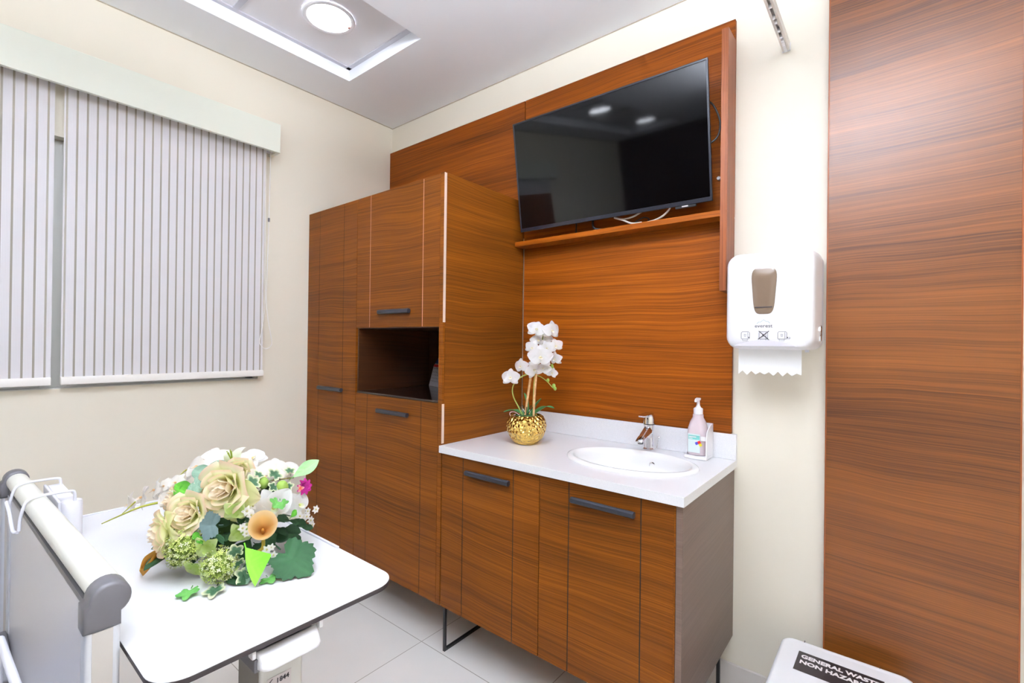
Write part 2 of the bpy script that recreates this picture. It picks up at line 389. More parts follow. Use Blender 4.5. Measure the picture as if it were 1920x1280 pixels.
part('front_board', MB().box(.088, .106, -2.55, -.806, 2.35, 2.503), M['valance'], t, bevel=.0015)
part('top_board', MB().box(.001, .088, -2.55, -.806, 2.485, 2.503), M['valance'], t)
for y in (-2.55, -.824): part('end_board', MB().box(.001, .088, y, y+.018, 2.35, 2.485), M['valance'], t)
part('mounting_bracket', MB().box(.02, .06, -.846, -.826, 2.36, 2.44), M['white_metal'], t)

# ================================================================== WALL PANELLING
def panel(name, x0, x1, z0, z1, label, m='wood_panel', y=-.02, edge=True):
    t = thing(name, label, 'wall panel', ((x0+x1)/2, -.001, z0), 'walnut wall panels')
    part('board', MB().box(x0+.001, x1-.001, y, -.001, z0, z1), M[m], t, bevel=.0015)
    return t
panel('wood_wall_panel', .002, 1.158, 1.9, 2.624, 'dark walnut wall panel above the tall cupboard, left of the television')
panel('wood_wall_panel', 1.160, 2.192, 1.849, 2.624, 'walnut wall panel behind the television with a seam on its left')
panel('wood_wall_panel', 1.162, 2.192, 1.0005, 1.846, 'orange-brown walnut splash panel between the counter and the shelf')
t = panel('wood_wall_panel', 2.499, 2.972, .01, H-.006, 'tall walnut panel on the right with a pinkish sheen, beside the paper dispenser', 'wood_tall')
for x in (2.4995, 2.969): part('edge_strip', MB().box(x-.002, x+.002, -.0215, -.002, .01, H-.006), M['wood_edge'], t)
t = thing('wood_wall_panel', 'dark bedhead panelling on the wall behind the bed, reflected in the television', 'wall panel', (1.2, YF, .01), 'walnut wall panels')
part('board', MB().box(.02, 2.4, YF+.001, YF+.02, .01, H-.006), M['wood_dark'], t)
t = thing('television_surround', 'walnut shelf and upright board framing the television', 'shelf', (1.67, -.021, 1.55))
part('shelf_board', MB().box(1.163, 2.170, -.100, -.021, 1.838, 1.862), M['wood_edge'] if False else M['wood_panel'], t, bevel=.001)
part('upright_board', MB().box(2.170, 2.1945, -.128, -.021, 1.55, 2.535), M['wood_edge'], t, bevel=.001)

# ================================================================== TALL CUPBOARD
FY = -.5855
def door(parent, x0, x1, z0, z1, grooves, hx=None, hz=None, m='wood', gm='groove'):
    mb = MB(); xs = [x0]+sorted(grooves)+[x1]
    for i in range(len(xs)-1):
        a = xs[i]+(.002 if i else 0); b = xs[i+1]-(.002 if i < len(xs)-2 else 0)
        mb.box(a, b, FY, FY+.006, z0, z1)
    mb.box(x0, x1, FY+.0061, FY+.018, z0, z1)
    d = part('door', mb, M[m], parent)
    for q in grooves: part('groove_line', MB().box(q-.0019, q+.0019, FY+.0008, FY+.0062, z0+.001, z1-.001), M[gm], d)
    if hx:
        h = MB(); a, b = hx
        h.ring([[(x, FY-.027+dy, hz+dz) for dy, dz in ((.004, -.010), (.012, -.011), (.018, -.006), (.018, .008), (.006, .011), (-.001, .006), (-.001, -.006))] for x in (a, b)])
        for q in (a+.018, b-.018): h.box(q-.005, q+.005, FY-.012, FY+.001, hz-.005, hz+.005)
        part('handle', h, M['handle'], d, bevel=.0015)
    return d
def sled(parent, x, y0, y1, z1):
    r = .006
    part('leg_frame', MB().box(x-r, x+r, y0, y0+2*r, 0, z1).box(x-r, x+r, y1-2*r, y1, 0, z1).box(x-r, x+r, y0+2*r, y1-2*r, 0, 2*r), M['black_metal'], parent, bevel=.001)
t = thing('tall_cupboard', 'tall walnut cupboard with grooved doors and an open niche, in the corner', 'cupboard', (.58, -.3, 0))
Z0, Z1 = .2052, 2.0855
cb = MB().box(.002, .02, FY+.0185, -.022, Z0, Z1).box(.02, 1.132, FY+.0185, -.022, Z0, Z0+.018).box(.02, 1.132, FY+.0185, -.022, Z1-.018, Z1)
cb.box(.02, 1.132, -.04, -.022, Z0+.018, Z1-.018).box(.489, .507, FY+.0185, -.04, Z0+.018, Z1-.018)
part('carcass', cb, M['wood'], t)
part('side_panel', MB().box(1.1335, 1.1595, FY+.012, -.022, Z0, Z1), M['wood'], t)
M['pink_edge'] = mat('pale_groove', srgb(206, 150, 130), .5)  # light caught in the upper door's grooves, painted as pale lines
for a, b in ((1.432, Z1-.002), (.905, 1.076)): part('edge_strip', MB().box(1.1568, 1.1595, FY-.0005, FY+.0118, a, b), M['pale_edge'], t)
part('edge_board', MB().box(1.1325, 1.1566, FY, FY+.0118, .205, Z1), M['wood'], t)
part('niche_cheek', MB().box(.508, .516, FY+.006, -.1005, 1.088, 1.41), M['wood_dark'], t)  # niche lining darkened in colour for the little light that gets in
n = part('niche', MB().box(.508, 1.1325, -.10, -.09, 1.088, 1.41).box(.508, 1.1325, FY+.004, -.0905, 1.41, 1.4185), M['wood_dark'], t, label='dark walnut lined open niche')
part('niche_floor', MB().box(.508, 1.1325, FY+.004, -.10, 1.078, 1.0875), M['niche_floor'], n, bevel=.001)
door(t, .004, .4985, Z0, Z1-.002, [.127, .375], (.160, .395), 1.083)
door(t, .5015, 1.131, 1.414, Z1-.002, [.616, 1.020], (.715, .948), 1.488, gm='pink_edge')
door(t, .5020, 1.131, Z0, 1.0765, [.604, 1.020], (.713, .945), 1.007)
sled(t, .05, -.561, -.08, Z0); sled(t, .35, -.561, -.08, Z0)

# desk calendar in the niche
t = thing('desk_calendar', 'small tent desk calendar standing in the dark cupboard niche', 'calendar', (.66, -.17, 1.088))
ca, cb_ = Vector((.550, -.128, 1.0885)), Vector((.755, -.190, 1.0885)); ud = (cb_-ca).normalized(); nd = Vector((-ud.y, ud.x, 0))*-1
tilt = (Vector((0, 0, 1))*.178 - nd*.045); un = tilt.normalized(); Wd = (cb_-ca).length
nn = ud.cross(un).normalized()
def cq(mb, u0, u1, v0, v1, off, th=.0006):
    P = [ca+ud*u+un*v+nn*o for o in (off, off+th) for u, v in ((u0, v0), (u1, v0), (u1, v1), (u0, v1))]
    mb.add(P, [(0, 1, 2, 3), (4, 5, 6, 7), (0, 1, 5, 4), (1, 2, 6, 5), (2, 3, 7, 6), (3, 0, 4, 7)]); return mb
part('stand', cq(MB(), 0, Wd, 0, .168, -.002, .0019), M['label_grey'], t)
part('page', cq(MB(), .004, Wd-.004, .002, .125, 0), mat('calendar_page', srgb(208, 206, 214), .6), t)
part('blue_header', cq(MB(), .008, Wd-.008, .134, .168, 0), M['cal_blue'], t)
part('red_band', cq(MB(), .006, Wd-.006, .114, .129, .0007), M['red'], t)
pr = MB()
for i in range(9): cq(pr, .014+i*.021, .021+i*.021, .102, .109, .0007)
for r_ in range(4):
    for i in range(9): cq(pr, .015+i*.021, .020+i*.021, .028+r_*.018, .032+r_*.018, .0007)
part('day_numbers', pr, M['ink_grey'], t)

# ================================================================== SINK CUPBOARD, COUNTER
t = thing('sink_cupboard', 'low walnut cupboard with two grooved doors under the white counter', 'cupboard', (1.68, -.3, 0))
cb = MB().box(1.163, 1.179, FY+.0185, -.022, .2052, .869).box(1.179, 2.179, FY+.0185, -.022, .2052, .223).box(1.179, 2.179, -.04, -.022, .223, .869).box(1.179, 2.179, FY+.0185, FY+.034, .81, .869)
part('carcass', cb, M['wood'], t)
part('side_panel', MB().box(2.180, 2.200, FY+.001, -.002, .212, .869), M['gray_wood'], t, bevel=.001, label='brown-grey end panel')
part('edge_strip', MB().box(2.1745, 2.1795, FY-.0005, FY+.012, .207, .868), M['wood'], t)
door(t, 1.163, 1.679, .2055, .867, [1.290, 1.558], (1.322, 1.550), .812)
door(t, 1.682, 2.174, .2055, .867, [1.806, 2.070], (1.826, 2.056), .812)
sled(t, 1.1665, -.566, -.08, .2055); sled(t, 2.170, -.56, -.08, .2055)

SC, SA, SB = (1.90, -.305), .255, .185
def ell(a, b, z, angs): return [(SC[0]+a*math.cos(q), SC[1]+b*math.sin(q), z) for q in angs]
X0, X1, Y0, Y1 = 1.1612, 2.2095, -.604, -.0012
corner = [math.atan2(y-SC[1], x-SC[0]) for x in (X0, X1) for y in (Y0, Y1)]
angs = sorted([-PI+2*PI*k/72 for k in range(72)]+corner)
def rectpt(q, z):
    dx, dy = math.cos(q), math.sin(q); ts = []
    if dx > 1e-9: ts.append((X1-SC[0])/dx)
    if dx < -1e-9: ts.append((X0-SC[0])/dx)
    if dy > 1e-9: ts.append((Y1-SC[1])/dy)
    if dy < -1e-9: ts.append((Y0-SC[1])/dy)
    s_ = min(ts); return (SC[0]+dx*s_, SC[1]+dy*s_, z)
t = thing('counter_top', 'white quartz counter with upstand over the sink cupboard', 'countertop', (1.68, -.3, .87))
i0, i1 = ell(SA-.02, SB-.02, .870, angs), ell(SA-.02, SB-.02, .900, angs)
part('slab', MB().ring([i0, [rectpt(q, .870) for q in angs], [rectpt(q, .900) for q in angs], i1, i0], True, (False, False)), M['quartz'], t, bevel=.0012, sharp=30)
part('upstand', MB().box(1.1612, 2.2095, -.0195, -.0012, .9003, 1.0), M['quartz'], t, bevel=.0015)

t = thing('wash_basin', 'oval white ceramic inset basin in the counter', 'sink', (SC[0], SC[1], .9))
A72 = [-PI+2*PI*k/72 for k in range(72)]
rings = [ell(SA, SB, .9004, A72), ell(SA-.002, SB-.002, .9065, A72), ell(SA-.012, SB-.012, .9105, A72), ell(SA-.028, SB-.028, .909, A72)]
for k in range(1, 13):
    q = k/12*PI/2; rr = math.cos(q)**.55 if k < 12 else .10
    rings.append([(SC[0]+(SA-.034)*rr*math.cos(a), SC[1]-.012*math.sin(q)+(SB-.034)*rr*math.sin(a), .905-.135*math.sin(q)) for a in A72])
part('bowl', MB().ring(rings, True, (False, True)), M['ceramic'], t, sharp=80)
part('overflow_ring', MB().ring([[(SC[0]+.032+r*math.cos(a), y, .862+r*math.sin(a)) for a in [2*PI*k/24 for k in range(24)]] for r, y in ((.013, -.157), (.013, -.164), (.010, -.165), (.008, -.161), (.0078, -.155))], True, (False, False)), M['chrome'], t)
part('overflow_hole', MB().tube([(SC[0]+.032, -.152, .862), (SC[0]+.032, -.1595, .862)], .009, 20), M['label_grey'], t)

# faucet
fx, fy = 1.888, -.092
t = thing('mixer_tap', 'chrome single-lever mixer tap behind the basin', 'tap', (fx, fy, .9))
part('body', MB().lathe([(.026, 0), (.026, .003), (.022, .006), (.021, .06), (.022, .098), (.0225, .102)], (fx, fy, .9105), 32), M['chrome'], t, sharp=50)
part('spout', MB().ring([[(fx-w, y, z0) for w, z0 in ((0, zt), (.5*wd, zt-.001), (wd, (zt+zb)/2), (.7*wd, zb), (0, zb), (-.7*wd, zb), (-wd, (zt+zb)/2), (-.5*wd, zt-.001))] for y, zt, zb, wd in ((fy+.005, 1.012, .955, .0215), (fy-.02, 1.006, .958, .0215), (fy-.06, .985, .958, .020), (fy-.098, .963, .951, .017), (fy-.104, .957, .950, .014))]), M['chrome'], t, bevel=.003, sharp=50)
part('aerator', MB().lathe([(.011, 0), (.011, .008)], (fx, fy-.085, .944), 20), M['grey_plastic'], t)
part('collar', MB().lathe([(.0232, 0), (.0232, .003)], (fx, fy, 1.0126), 28), M['black_metal'], t)
lv = part('lever', MB().lathe([(.0235, 0), (.0235, .025), (.021, .036), (.012, .043), (.001, .045)], (fx, fy, 1.016), 28), M['chrome'], t, sharp=50)
part('lever_blade', MB().ring([[(fx-w, y, z), (fx+w, y, z), (fx+w*.9, y, z-.006), (fx-w*.9, y, z-.006)] for y, z, w in ((fy+.008, 1.060, .018), (fy-.03, 1.061, .019), (fy-.07, 1.058, .017), (fy-.078, 1.055, .014))]), M['chrome'], lv, bevel=.002)
part('pop_up_rod', MB().tube([(fx+.022, fy+.03, .91), (fx+.030, fy+.03, .952)], .0016, 8).add(*(lambda m: (m.v, m.f))(MB().sphere((fx+.031, fy+.03, .957), .0055, 8))), M['chrome'], t)

# soap dispenser bottle and its white bracket
bx0, bx1, by0, by1 = 2.037, 2.125, -.112, -.024
t = thing('bottle_holder', 'white plastic bracket cradling the sanitiser bottle at the counter end', 'holder', (2.08, -.07, .9))
part('back_plate', MB().box(bx0, bx1, by1-.004, by1, .902, 1.035), M['white_plastic'], t)
part('tray', MB().prism([(bx0, by1-.004), (bx0, by0+.012), (bx0+.02, by0+.002), (bx0+.045, by0), (bx1, by0+.004), (bx1, by1-.004)], 'z', .901, .913), M['white_plastic'], t, bevel=.002)
part('side_plate', MB().prism([(by0+.006, .913), (by0+.006, .985), (by0+.014, 1.008), (by0+.05, 1.03), (by1-.004, 1.035), (by1-.004, .913)], 'x', bx1-.004, bx1), M['white_plastic'], t)
part('side_plate', MB().prism([(by0+.03, .913), (by0+.045, .94), (by1-.004, .96), (by1-.004, .913)], 'x', bx0, bx0+.004), M['white_plastic'], t)
part('clip_arm', MB().box(bx1-.022, bx1-.004, by0+.0035, by0+.0065, .975, .992), M['white_plastic'], t, bevel=.001)
t = thing('sanitiser_bottle', 'clear pump bottle with pink liquid and teal label on the counter', 'bottle', (2.08, -.072, .914))
bc = (2.080, -.068)
def bsec(rx, ry, z, n=36, pw=3.0):
    out = []
    for k in range(n):
        a = 2*PI*k/n; cc, ss = math.cos(a), math.sin(a)
        out.append((bc[0]+rx*math.copysign(abs(cc)**(2/pw), cc), bc[1]+ry*math.copysign(abs(ss)**(2/pw), ss), z))
    return out
part('bottle_body', MB().ring([bsec(.034, .028, .914), bsec(.0375, .032, .918), bsec(.0375, .0325, .95), bsec(.0375, .0325, 1.000), bsec(.036, .031, 1.018, pw=2.8), bsec(.029, .026, 1.043, pw=2.4), bsec(.0205, .019, 1.060, pw=2), bsec(.020, .019, 1.072, pw=2)]), M['bottle'], t, sharp=60)
pm = part('pump_collar', MB().lathe([(.0175, 0), (.0175, .022), (.010, .027), (.006, .036), (.005, .056)], (bc[0], bc[1], 1.0725), 28), M['white_plastic'], t, sharp=50)
part('pump_head', MB().ring([[(bc[0]-.6*w*0+x*1.0, bc[1]-y, z) for x, y, z in ((-w, l, z0), (w, l, z0), (w, l, z0+.008*hh), (-w, l, z0+.008*hh))] for l, w, z0, hh in ((-.010, .007, 1.128, 1.0), (.0, .009, 1.127, 1.2), (.02, .007, 1.126, 1.1), (.036, .004, 1.122, .9))]), M['white_plastic'], pm, bevel=.002)
yl = bc[1]-.0334
lb = part('front_label', MB().box(2.052, 2.098, yl-.0004, yl+.002, .925, .998), M['label_white'], t)
part('teal_band', MB().box(2.054, 2.097, yl-.0008, yl-.0004, .976, .992), M['teal'], lb)
part('label_text', text(text(MB(), 'sanitizer', .0085, (2.056, yl-.0009, .9835), (1, 0, 0), (0, 0, 1)), 'hand rub', .005, (2.056, yl-.0009, .978), (1, 0, 0), (0, 0, 1)) if False else MB().box(2.056, 2.084, yl-.001, yl-.0008, .984, .988).box(2.056, 2.070, yl-.001, yl-.0008, .9785, .981), M['white_ink'], lb)
dc = Vector((2.093, yl-.0012, .960)); dq = .0105; th = math.radians(28)
for (i, j), mm, nm in (((-1, 0), 'blue', 'blue_square'), ((0, 0), 'red', 'red_square'), ((0, -1), 'yellow', 'yellow_square'), ((-1, -1), 'label_white', 'white_square')):
    pts = [(dc.x+(a*math.cos(th)-b*math.sin(th))*dq, dc.z+(a*math.sin(th)+b*math.cos(th))*dq) for a, b in ((i, j), (i+1, j), (i+1, j+1), (i, j+1))]
    part(nm, MB().prism(pts, 'y', dc.y-.0003, dc.y+.0006), M[mm], lb)

# ================================================================== TELEVISION
tb, tt_ = Vector((0, -.120, 1.90)), Vector((0, -.196, 2.413)); TX0, TX1 = 1.2225, 2.137
uv = (tt_-tb).normalized(); xd = Vector((math.cos(.018), math.sin(.018), 0)); nv = -uv.cross(xd)*-1 if uv.cross(xd).y < 0 else -uv.cross(xd); TH = (tt_-tb).length; TC = Vector((0, 0, 0))
def tvbox(mb, x0, x1, v0, v1, d0, d1):
    P = [Vector((1.68, 0, 0))+tb+uv*v+nv*d+xd*(x-1.68) for d in (d0, d1) for v in (v0, v1) for x in (x0, x1)]
    return mb.add(P, [(0, 1, 3, 2), (4, 6, 7, 5), (0, 4, 5, 1), (2, 3, 7, 6), (0, 2, 6, 4), (1, 5, 7, 3)])
t = thing('television', 'large black flat television tilted forward on the walnut wall', 'television', (1.68, -.12, 1.90))
fr = MB(); bz = .0075
tvbox(fr, TX0, TX1, 0, .016, -.012, 0); tvbox(fr, TX0, TX1, TH-bz, TH, -.012, 0); tvbox(fr, TX0, TX0+bz, .016, TH-bz, -.012, 0); tvbox(fr, TX1-bz, TX1, .016, TH-bz, -.012, 0)
part('bezel', fr, M['tv_frame'], t, bevel=.0008)
part('screen', tvbox(MB(), TX0+bz, TX1-bz, .016, TH-bz, -.010, -.0025), M['black_gloss'], t)
part('back_housing', tvbox(tvbox(MB(), TX0+.002, TX1-.002, .001, TH-.002, -.022, -.0121), TX0+.12, TX1-.12, .03, TH-.12, -.05, -.022), M['tv_back'], t, bevel=.003)
part('receiver_bump', tvbox(MB(), 1.995, 2.075, -.010, -.0005, -.014, -.004), M['dark_plastic'], t)
part('badge', tvbox(MB(), 2.02, 2.045, -.0065, -.0015, -.0039, -.0035), M['white_ink'], t)
part('wall_bracket', MB().box(1.55, 1.80, -.045, -.021, 2.0, 2.35).box(1.60, 1.62, -.14, -.045, 2.30, 2.33).box(1.73, 1.75, -.14, -.045, 2.30, 2.33).box(1.60, 1.62, -.075, -.045, 2.02, 2.05).box(1.73, 1.75, -.075, -.045, 2.02, 2.05), M['black_metal'], t)
def cable(pts, m, r, label, n=6):
    return tag(part('cable', MB().tube(smooth(pts, n), r, 8), M[m], origin=pts[0]), label, 'cable', 'television cables')
cable([(2.10, -.10, 2.30), (2.125, -.075, 2.285), (2.148, -.06, 2.22), (2.138, -.06, 2.16), (2.10, -.075, 2.13)], 'cable_black', .0035, 'black cable looping out past the right edge of the television')
cable([(1.60, -.06, 1.94), (1.603, -.08, 1.90), (1.615, -.085, 1.872), (1.64, -.07, 1.866)], 'cable_black', .005, 'thick black cable dropping from the television to the shelf')
cable([(1.50, -.05, 1.95), (1.50, -.055, 1.90), (1.503, -.06, 1.866)], 'cable_black', .003, 'thin black cable at the left under the television')
cable([(1.85, -.055, 1.93), (1.80, -.07, 1.902), (1.755, -.08, 1.894), (1.715, -.085, 1.905), (1.76, -.09, 1.886), (1.80, -.092, 1.8665), (1.84, -.08, 1.8665)], 'cable_white', .0038, 'white cable curling onto the shelf under the television middle')
cable([(1.965, -.07, 1.94), (1.960, -.08, 1.905), (1.935, -.088, 1.878), (1.90, -.085, 1.8665), (1.86, -.07, 1.8665)], 'cable_white', .0038, 'white cable curving down nearest the television badge')
cable([(1.80, -.07, 1.8655), (1.82, -.08, 1.878), (1.85, -.08, 1.886), (1.87, -.075, 1.878), (1.86, -.07, 1.8655)], 'cable_black', .0025, 'small black cable loop lying on the shelf between white cables')
t = thing('cable_outlet', 'tiny white cable clip on the wood right of the television', 'clip', (2.137, -.021, 2.008))
part('clip_body', MB().tube([(2.137, -.0205, 2.008), (2.137, -.032, 2.008)], .007, 12), M['white_plastic'], t)

# ================================================================== CURTAIN TRACK
t = thing('curtain_track', 'pale aluminium curtain track ending at the wall above the dispenser', 'curtain track', (2.36, -.1, 2.437))
tx0, tx1, tz0, tz1, ty0 = 2.352, 2.376, 2.440, 2.466, -1.25
part('rail_profile', MB().box(tx0, tx0+.003, ty0, -.004, tz0, tz1).box(tx1-.003, tx1, ty0, -.004, tz0, tz1).box(tx0+.003, tx1-.003, ty0, -.004, tz1-.003, tz1).box(tx0+.003, tx0+.008, ty0, -.004, tz0, tz0+.002).box(tx1-.008, tx1-.003, ty0, -.004, tz0, tz0+.002), M['track'], t)
part('end_cap', MB().box(tx0-.0015, tx1+.0015, -.0038, -.0005, tz0-.002, tz1+.002), M['white_metal'], t, bevel=.001)
for y in (-.012, -.022, -.032, -.043, -.055, -.068, -.085, -.11, -.15, -.205, -.235, -.30, -.36):
    part('glider', MB().box((tx0+tx1)/2-.0036, (tx0+tx1)/2+.0036, y-.003, y+.003, tz0-.003, tz0+.006).tube([((tx0+tx1)/2-.004, y, tz0-.004), ((tx0+tx1)/2+.004, y, tz0-.004)], .0045, 10), M['white_plastic'], t)
for y in (-.6, -1.15): part('hanger_rod', MB().tube([((tx0+tx1)/2, y, tz1), ((tx0+tx1)/2, y, H)], .005, 10), M['track'], t)

# ================================================================== PAPER TOWEL DISPENSER
t = thing('paper_towel_dispenser', 'white wall paper towel dispenser with smoked window and hanging paper', 'dispenser', (2.35, 0, 1.33))
def rr(x0, x1, z0, z1, r, y, n=6): return [(a, y, b) for a, b in rrect(x0, x1, z0, z1, r, n)]
part('back_housing', MB().ring([rr(2.224, 2.487, 1.336, 1.672, .03, -.001), rr(2.224, 2.487, 1.336, 1.672, .03, -.075), rr(2.232, 2.480, 1.342, 1.664, .028, -.088)]), M['white_metal'], t, sharp=50)
part('front_cover', MB().ring([rr(2.218, 2.4885, 1.333, 1.676, .034, -.060), rr(2.2165, 2.4865, 1.333, 1.674, .036, -.12), rr(2.215, 2.484, 1.334, 1.668, .040, -.185), rr(2.218, 2.481, 1.337, 1.663, .040, -.203), rr(2.226, 2.474, 1.345, 1.655, .036, -.213), rr(2.25, 2.45, 1.37, 1.63, .03, -.2175), rr(2.30, 2.40, 1.42, 1.58, .02, -.219)]), M['white_plastic'], t, sharp=60)
def wshape(s, y):
    pts = []
    cx, cz = 2.339, 1.532
    for k in range(40):
        a = 2*PI*k/40; ca_, sa_ = math.cos(a), math.sin(a)
        px = math.copysign(abs(ca_)**.45, ca_); pz = math.copysign(abs(sa_)**.5, sa_)
        wd = .041 if pz > 0 else .041-.009*min(1, -pz*1.4)
        wd = .032+.011*(pz*.5+.5)**1.6
        pts.append((cx+px*wd*s, y, cz+pz*.079*s))
    return pts
wn = part('smoked_window', MB().ring([wshape(1.0, -.214), wshape(1.0, -.2195), wshape(.93, -.2215), wshape(.5, -.2225)]), M['smoke'], t, sharp=60)
part('window_roll_line', MB().box(2.3125, 2.3655, -.2232, -.2222, 1.475, 1.478), M['ink'], wn)
cr = []
for k in range(21):
    a = k/20; cr.append((2.245+.19*a, 1.345+.020*math.sin(PI*a)**.8))
part('grip_recess', MB().prism(cr, 'y', -.2192, -.205), mat('grip_grey', srgb(214, 210, 218), .5), t)  # grey patch painting the shade of the grip recess onto the cover
part('side_key', MB().ring([[(2.488+dx, -.10+.014*math.cos(a)*s, 1.39+.028*math.sin(a)*s) for a in [2*PI*k/24 for k in range(24)]] for dx, s in ((-.002, 1), (.003, 1), (.005, .8))]), M['chrome'], t)
YD = -.2186
part('logo_text', text(MB(), 'everest', .0165, (2.3385, YD, 1.408), (1, 0, 0), (0, 0, 1), .0002, align='CENTER', sx=1.1), M['ink_grey'], t)
part('logo_mountain', MB().tube([(2.318, YD, 1.421), (2.325, YD, 1.427), (2.328, YD, 1.425), (2.339, YD, 1.434), (2.348, YD, 1.427), (2.351, YD, 1.429), (2.358, YD, 1.422)], .0007, 6), M['ink_teal'], t)
def pict(x, open_=False):
    mb = MB(); y = YD; r = .0006
    z0, z1 = 1.369, 1.394
    mb.tube([(x-.0135, y, z0+.002), (x-.0135, y, z1-.004), (x-.010, y, z1), (x+.009, y, z1), (x+.013, y, z1-.004), (x+.013, y, z0+.002), (x+.010, y, z0), (x-.011, y, z0), (x-.0135, y, z0+.002)], r, 6)
    mb.tube([(x-.004, y, z1-.009), (x+.001, y, z1-.009), (x, y, z1-.017), (x-.003, y, z1-.017), (x-.004, y, z1-.009)], r*.8, 6)
    mb.tube([(x-.009, y, z0), (x-.009, y, z0-.006), (x+.006, y, z0-.006), (x+.006, y, z0)], r*.8, 6)
    mb.tube([(x+.007, y, z1-.002), (x+.0075, y, z0+.002)], r*.8, 6)
    return mb
part('pictogram', pict(2.283).box(2.292, 2.295, YD-.0008, YD+.0004, 1.372, 1.376).tube([(2.286, YD, 1.360), (2.289, YD, 1.357), (2.291, YD, 1.361)], .0006, 6), M['ink_grey'], t)
part('pictogram', pict(2.339), M['ink_grey'], t)
part('cross_mark', MB().tube([(2.3225, YD, 1.368), (2.3555, YD, 1.396)], .0013, 6).tube([(2.3555, YD, 1.366), (2.3245, YD, 1.396)], .0013, 6), M['ink'], t)
part('pictogram', pict(2.395).box(2.408, 2.4115, YD-.0008, YD+.0004, 1.372, 1.376).tube([(2.415, YD, 1.376), (2.418, YD, 1.372), (2.414, YD, 1.370)], .0006, 6), M['ink_grey'], t)
part('bottom_tab', MB().box(2.452, 2.462, -.16, -.14, 1.326, 1.334), M['white_metal'], t)
zg = [(2.248, 1.245)]
for k in range(1, 14): zg.append((2.248+.195*k/14, 1.245+(.011 if k % 2 else -.001)+.002*math.sin(k*2.3)))
zg += [(2.443, 1.249), (2.443, 1.345), (2.248, 1.345)]
tag(part('paper_towel', MB().prism(zg, 'y', -.1605, -.1598), M['paper'], origin=(2.345, -.16, 1.245)), 'white paper towel with zigzag torn edge hanging from the wall dispenser', 'paper towel')

# ================================================================== WASTE BIN
t = thing('waste_bin', 'white-lidded waste bin with black general waste label by the right panel', 'bin', (2.56, -.28, 0))
bx0, bx1, by0, by1, bz = 2.388, 2.745, -.475, -.097, .34
def lr(i, z, r=.04): return [(a, b, z) for a, b in rrect(bx0+i, bx1-i, by0+i, by1-i, max(.01, r-i*.5), 8)]
lid = part('lid', MB().ring([lr(.004, .302), lr(0, .308), lr(0, .328), lr(.004, .336), lr(.012, .3385), lr(.016, .3365), lr(.03, .3375), lr(.12, .339)]), M['bin_white'], t, sharp=50)
hn = part('lid_hinge_gap', MB().box(2.452, 2.4535, by1-.012, by1+.0005, .322, .3395).box(2.655, 2.6565, by1-.012, by1+.0005, .322, .3395), M['ink_grey'], lid)
part('lid_rim', MB().ring([lr(.010, .286), lr(.006, .2875), lr(.006, .3015), lr(.010, .3018)]), M['bin_black'], t)
part('bin_body', MB().ring([lr(.05, 0, .06), lr(.045, .01, .06), lr(.018, .285, .05)]), M['bin_black'], t, sharp=50)
la = Vector((2.446, -.172, .3392)); lu = Vector((1, -.018, 0)).normalized(); lvv = Vector((.018, 1, 0)).normalized()
lab = MB(); lw, lh = .222, .112
P = [la+lu*a-lvv*b+Vector((0, 0, z)) for z in (0, .0007) for a, b in ((0, 0), (lw, 0), (lw, lh), (0, lh))]
lab.add(P, [(0, 1, 2, 3), (4, 5, 6, 7), (0, 1, 5, 4), (1, 2, 6, 5), (2, 3, 7, 6), (3, 0, 4, 7)])
lb = part('black_sticker', lab, M['black_label'], lid)
tx = MB()
for i, s_ in enumerate(('GENERAL WASTE', 'NON HAZARDOUS')):
    text(tx, s_, .0265, la+lu*.010-lvv*(.035+.033*i)+Vector((0, 0, .0009)), lu, lvv, .0011, sx=.98)
part('sticker_text', tx, M['white_ink'], lb)

# ================================================================== OVERBED TABLE
t = thing('overbed_table', 'white-topped overbed table with a black edge carrying the bouquet', 'table', (1.8, -1.59, 0))
tp = rrect(.94, 1.882, -1.792, -1.372, .05, 10)
part('table_top', MB().prism(tp, 'z', .8415, .850), M['lam_edge'], t, label='black compact core edge')
part('top_laminate', MB().prism(tp, 'z', .8501, .8512), M['laminate'], t)
part('edge_lip', MB().box(.96, 1.655, -1.3775, -1.3715, .8513, .8555), M['white_metal'], t, bevel=.0012)
part('edge_lip', MB().box(.9405, .9465, -1.76, -1.42, .8513, .8555), M['white_metal'], t, bevel=.0012)
co = part('column', MB().prism(rrect(1.758, 1.842, -1.632, -1.556, .006, 3), 'z', .06, .80), M['column'], t)
part('column_side_cover', MB().box(1.759, 1.838, -1.6335, -1.6325, .06, .80), M['column_side'], co)
part('support_beam', MB().box(1.40, 1.875, -1.655, -1.545, .800, .822).box(1.0, 1.86, -1.65, -1.63, .822, .8413).box(1.0, 1.86, -1.57, -1.55, .822, .8413), M['grey_plastic'], t, bevel=.002)
def lever(u, v):
    y = -1.650+.105*v; s_ = u
    x = 1.866+.030*s_; z = .829-.004*s_-.019*s_*s_
    e = min(v, 1-v)*.118; 
    if e < .02: x -= (1-math.sqrt(max(0, 1-((.02-e)/.02)**2)))*.02*s_
    return (x, y, z)
part('height_lever', MB().grid(lever, 10, 24), M['white_plastic'], t, solid=.003)
for y in (-1.656, -1.540): part('lever_bracket', MB().box(1.86, 1.876, y-.0035, y+.0035, .824, .8413), M['white_plastic'], t, bevel=.002)
part('base', MB().box(1.0, 1.86, -1.625, -1.563, .035, .065).box(1.80, 1.86, -1.78, -1.40, .035, .065).box(1.0, 1.05, -1.78, -1.40, .035, .065), M['white_metal'], t, bevel=.006)
for x in (1.025, 1.83):
    for y in (-1.755, -1.425): part('castor', MB().tube([(x-.008, y, .018), (x+.008, y, .018)], .018, 18), M['dark_plastic'], t)
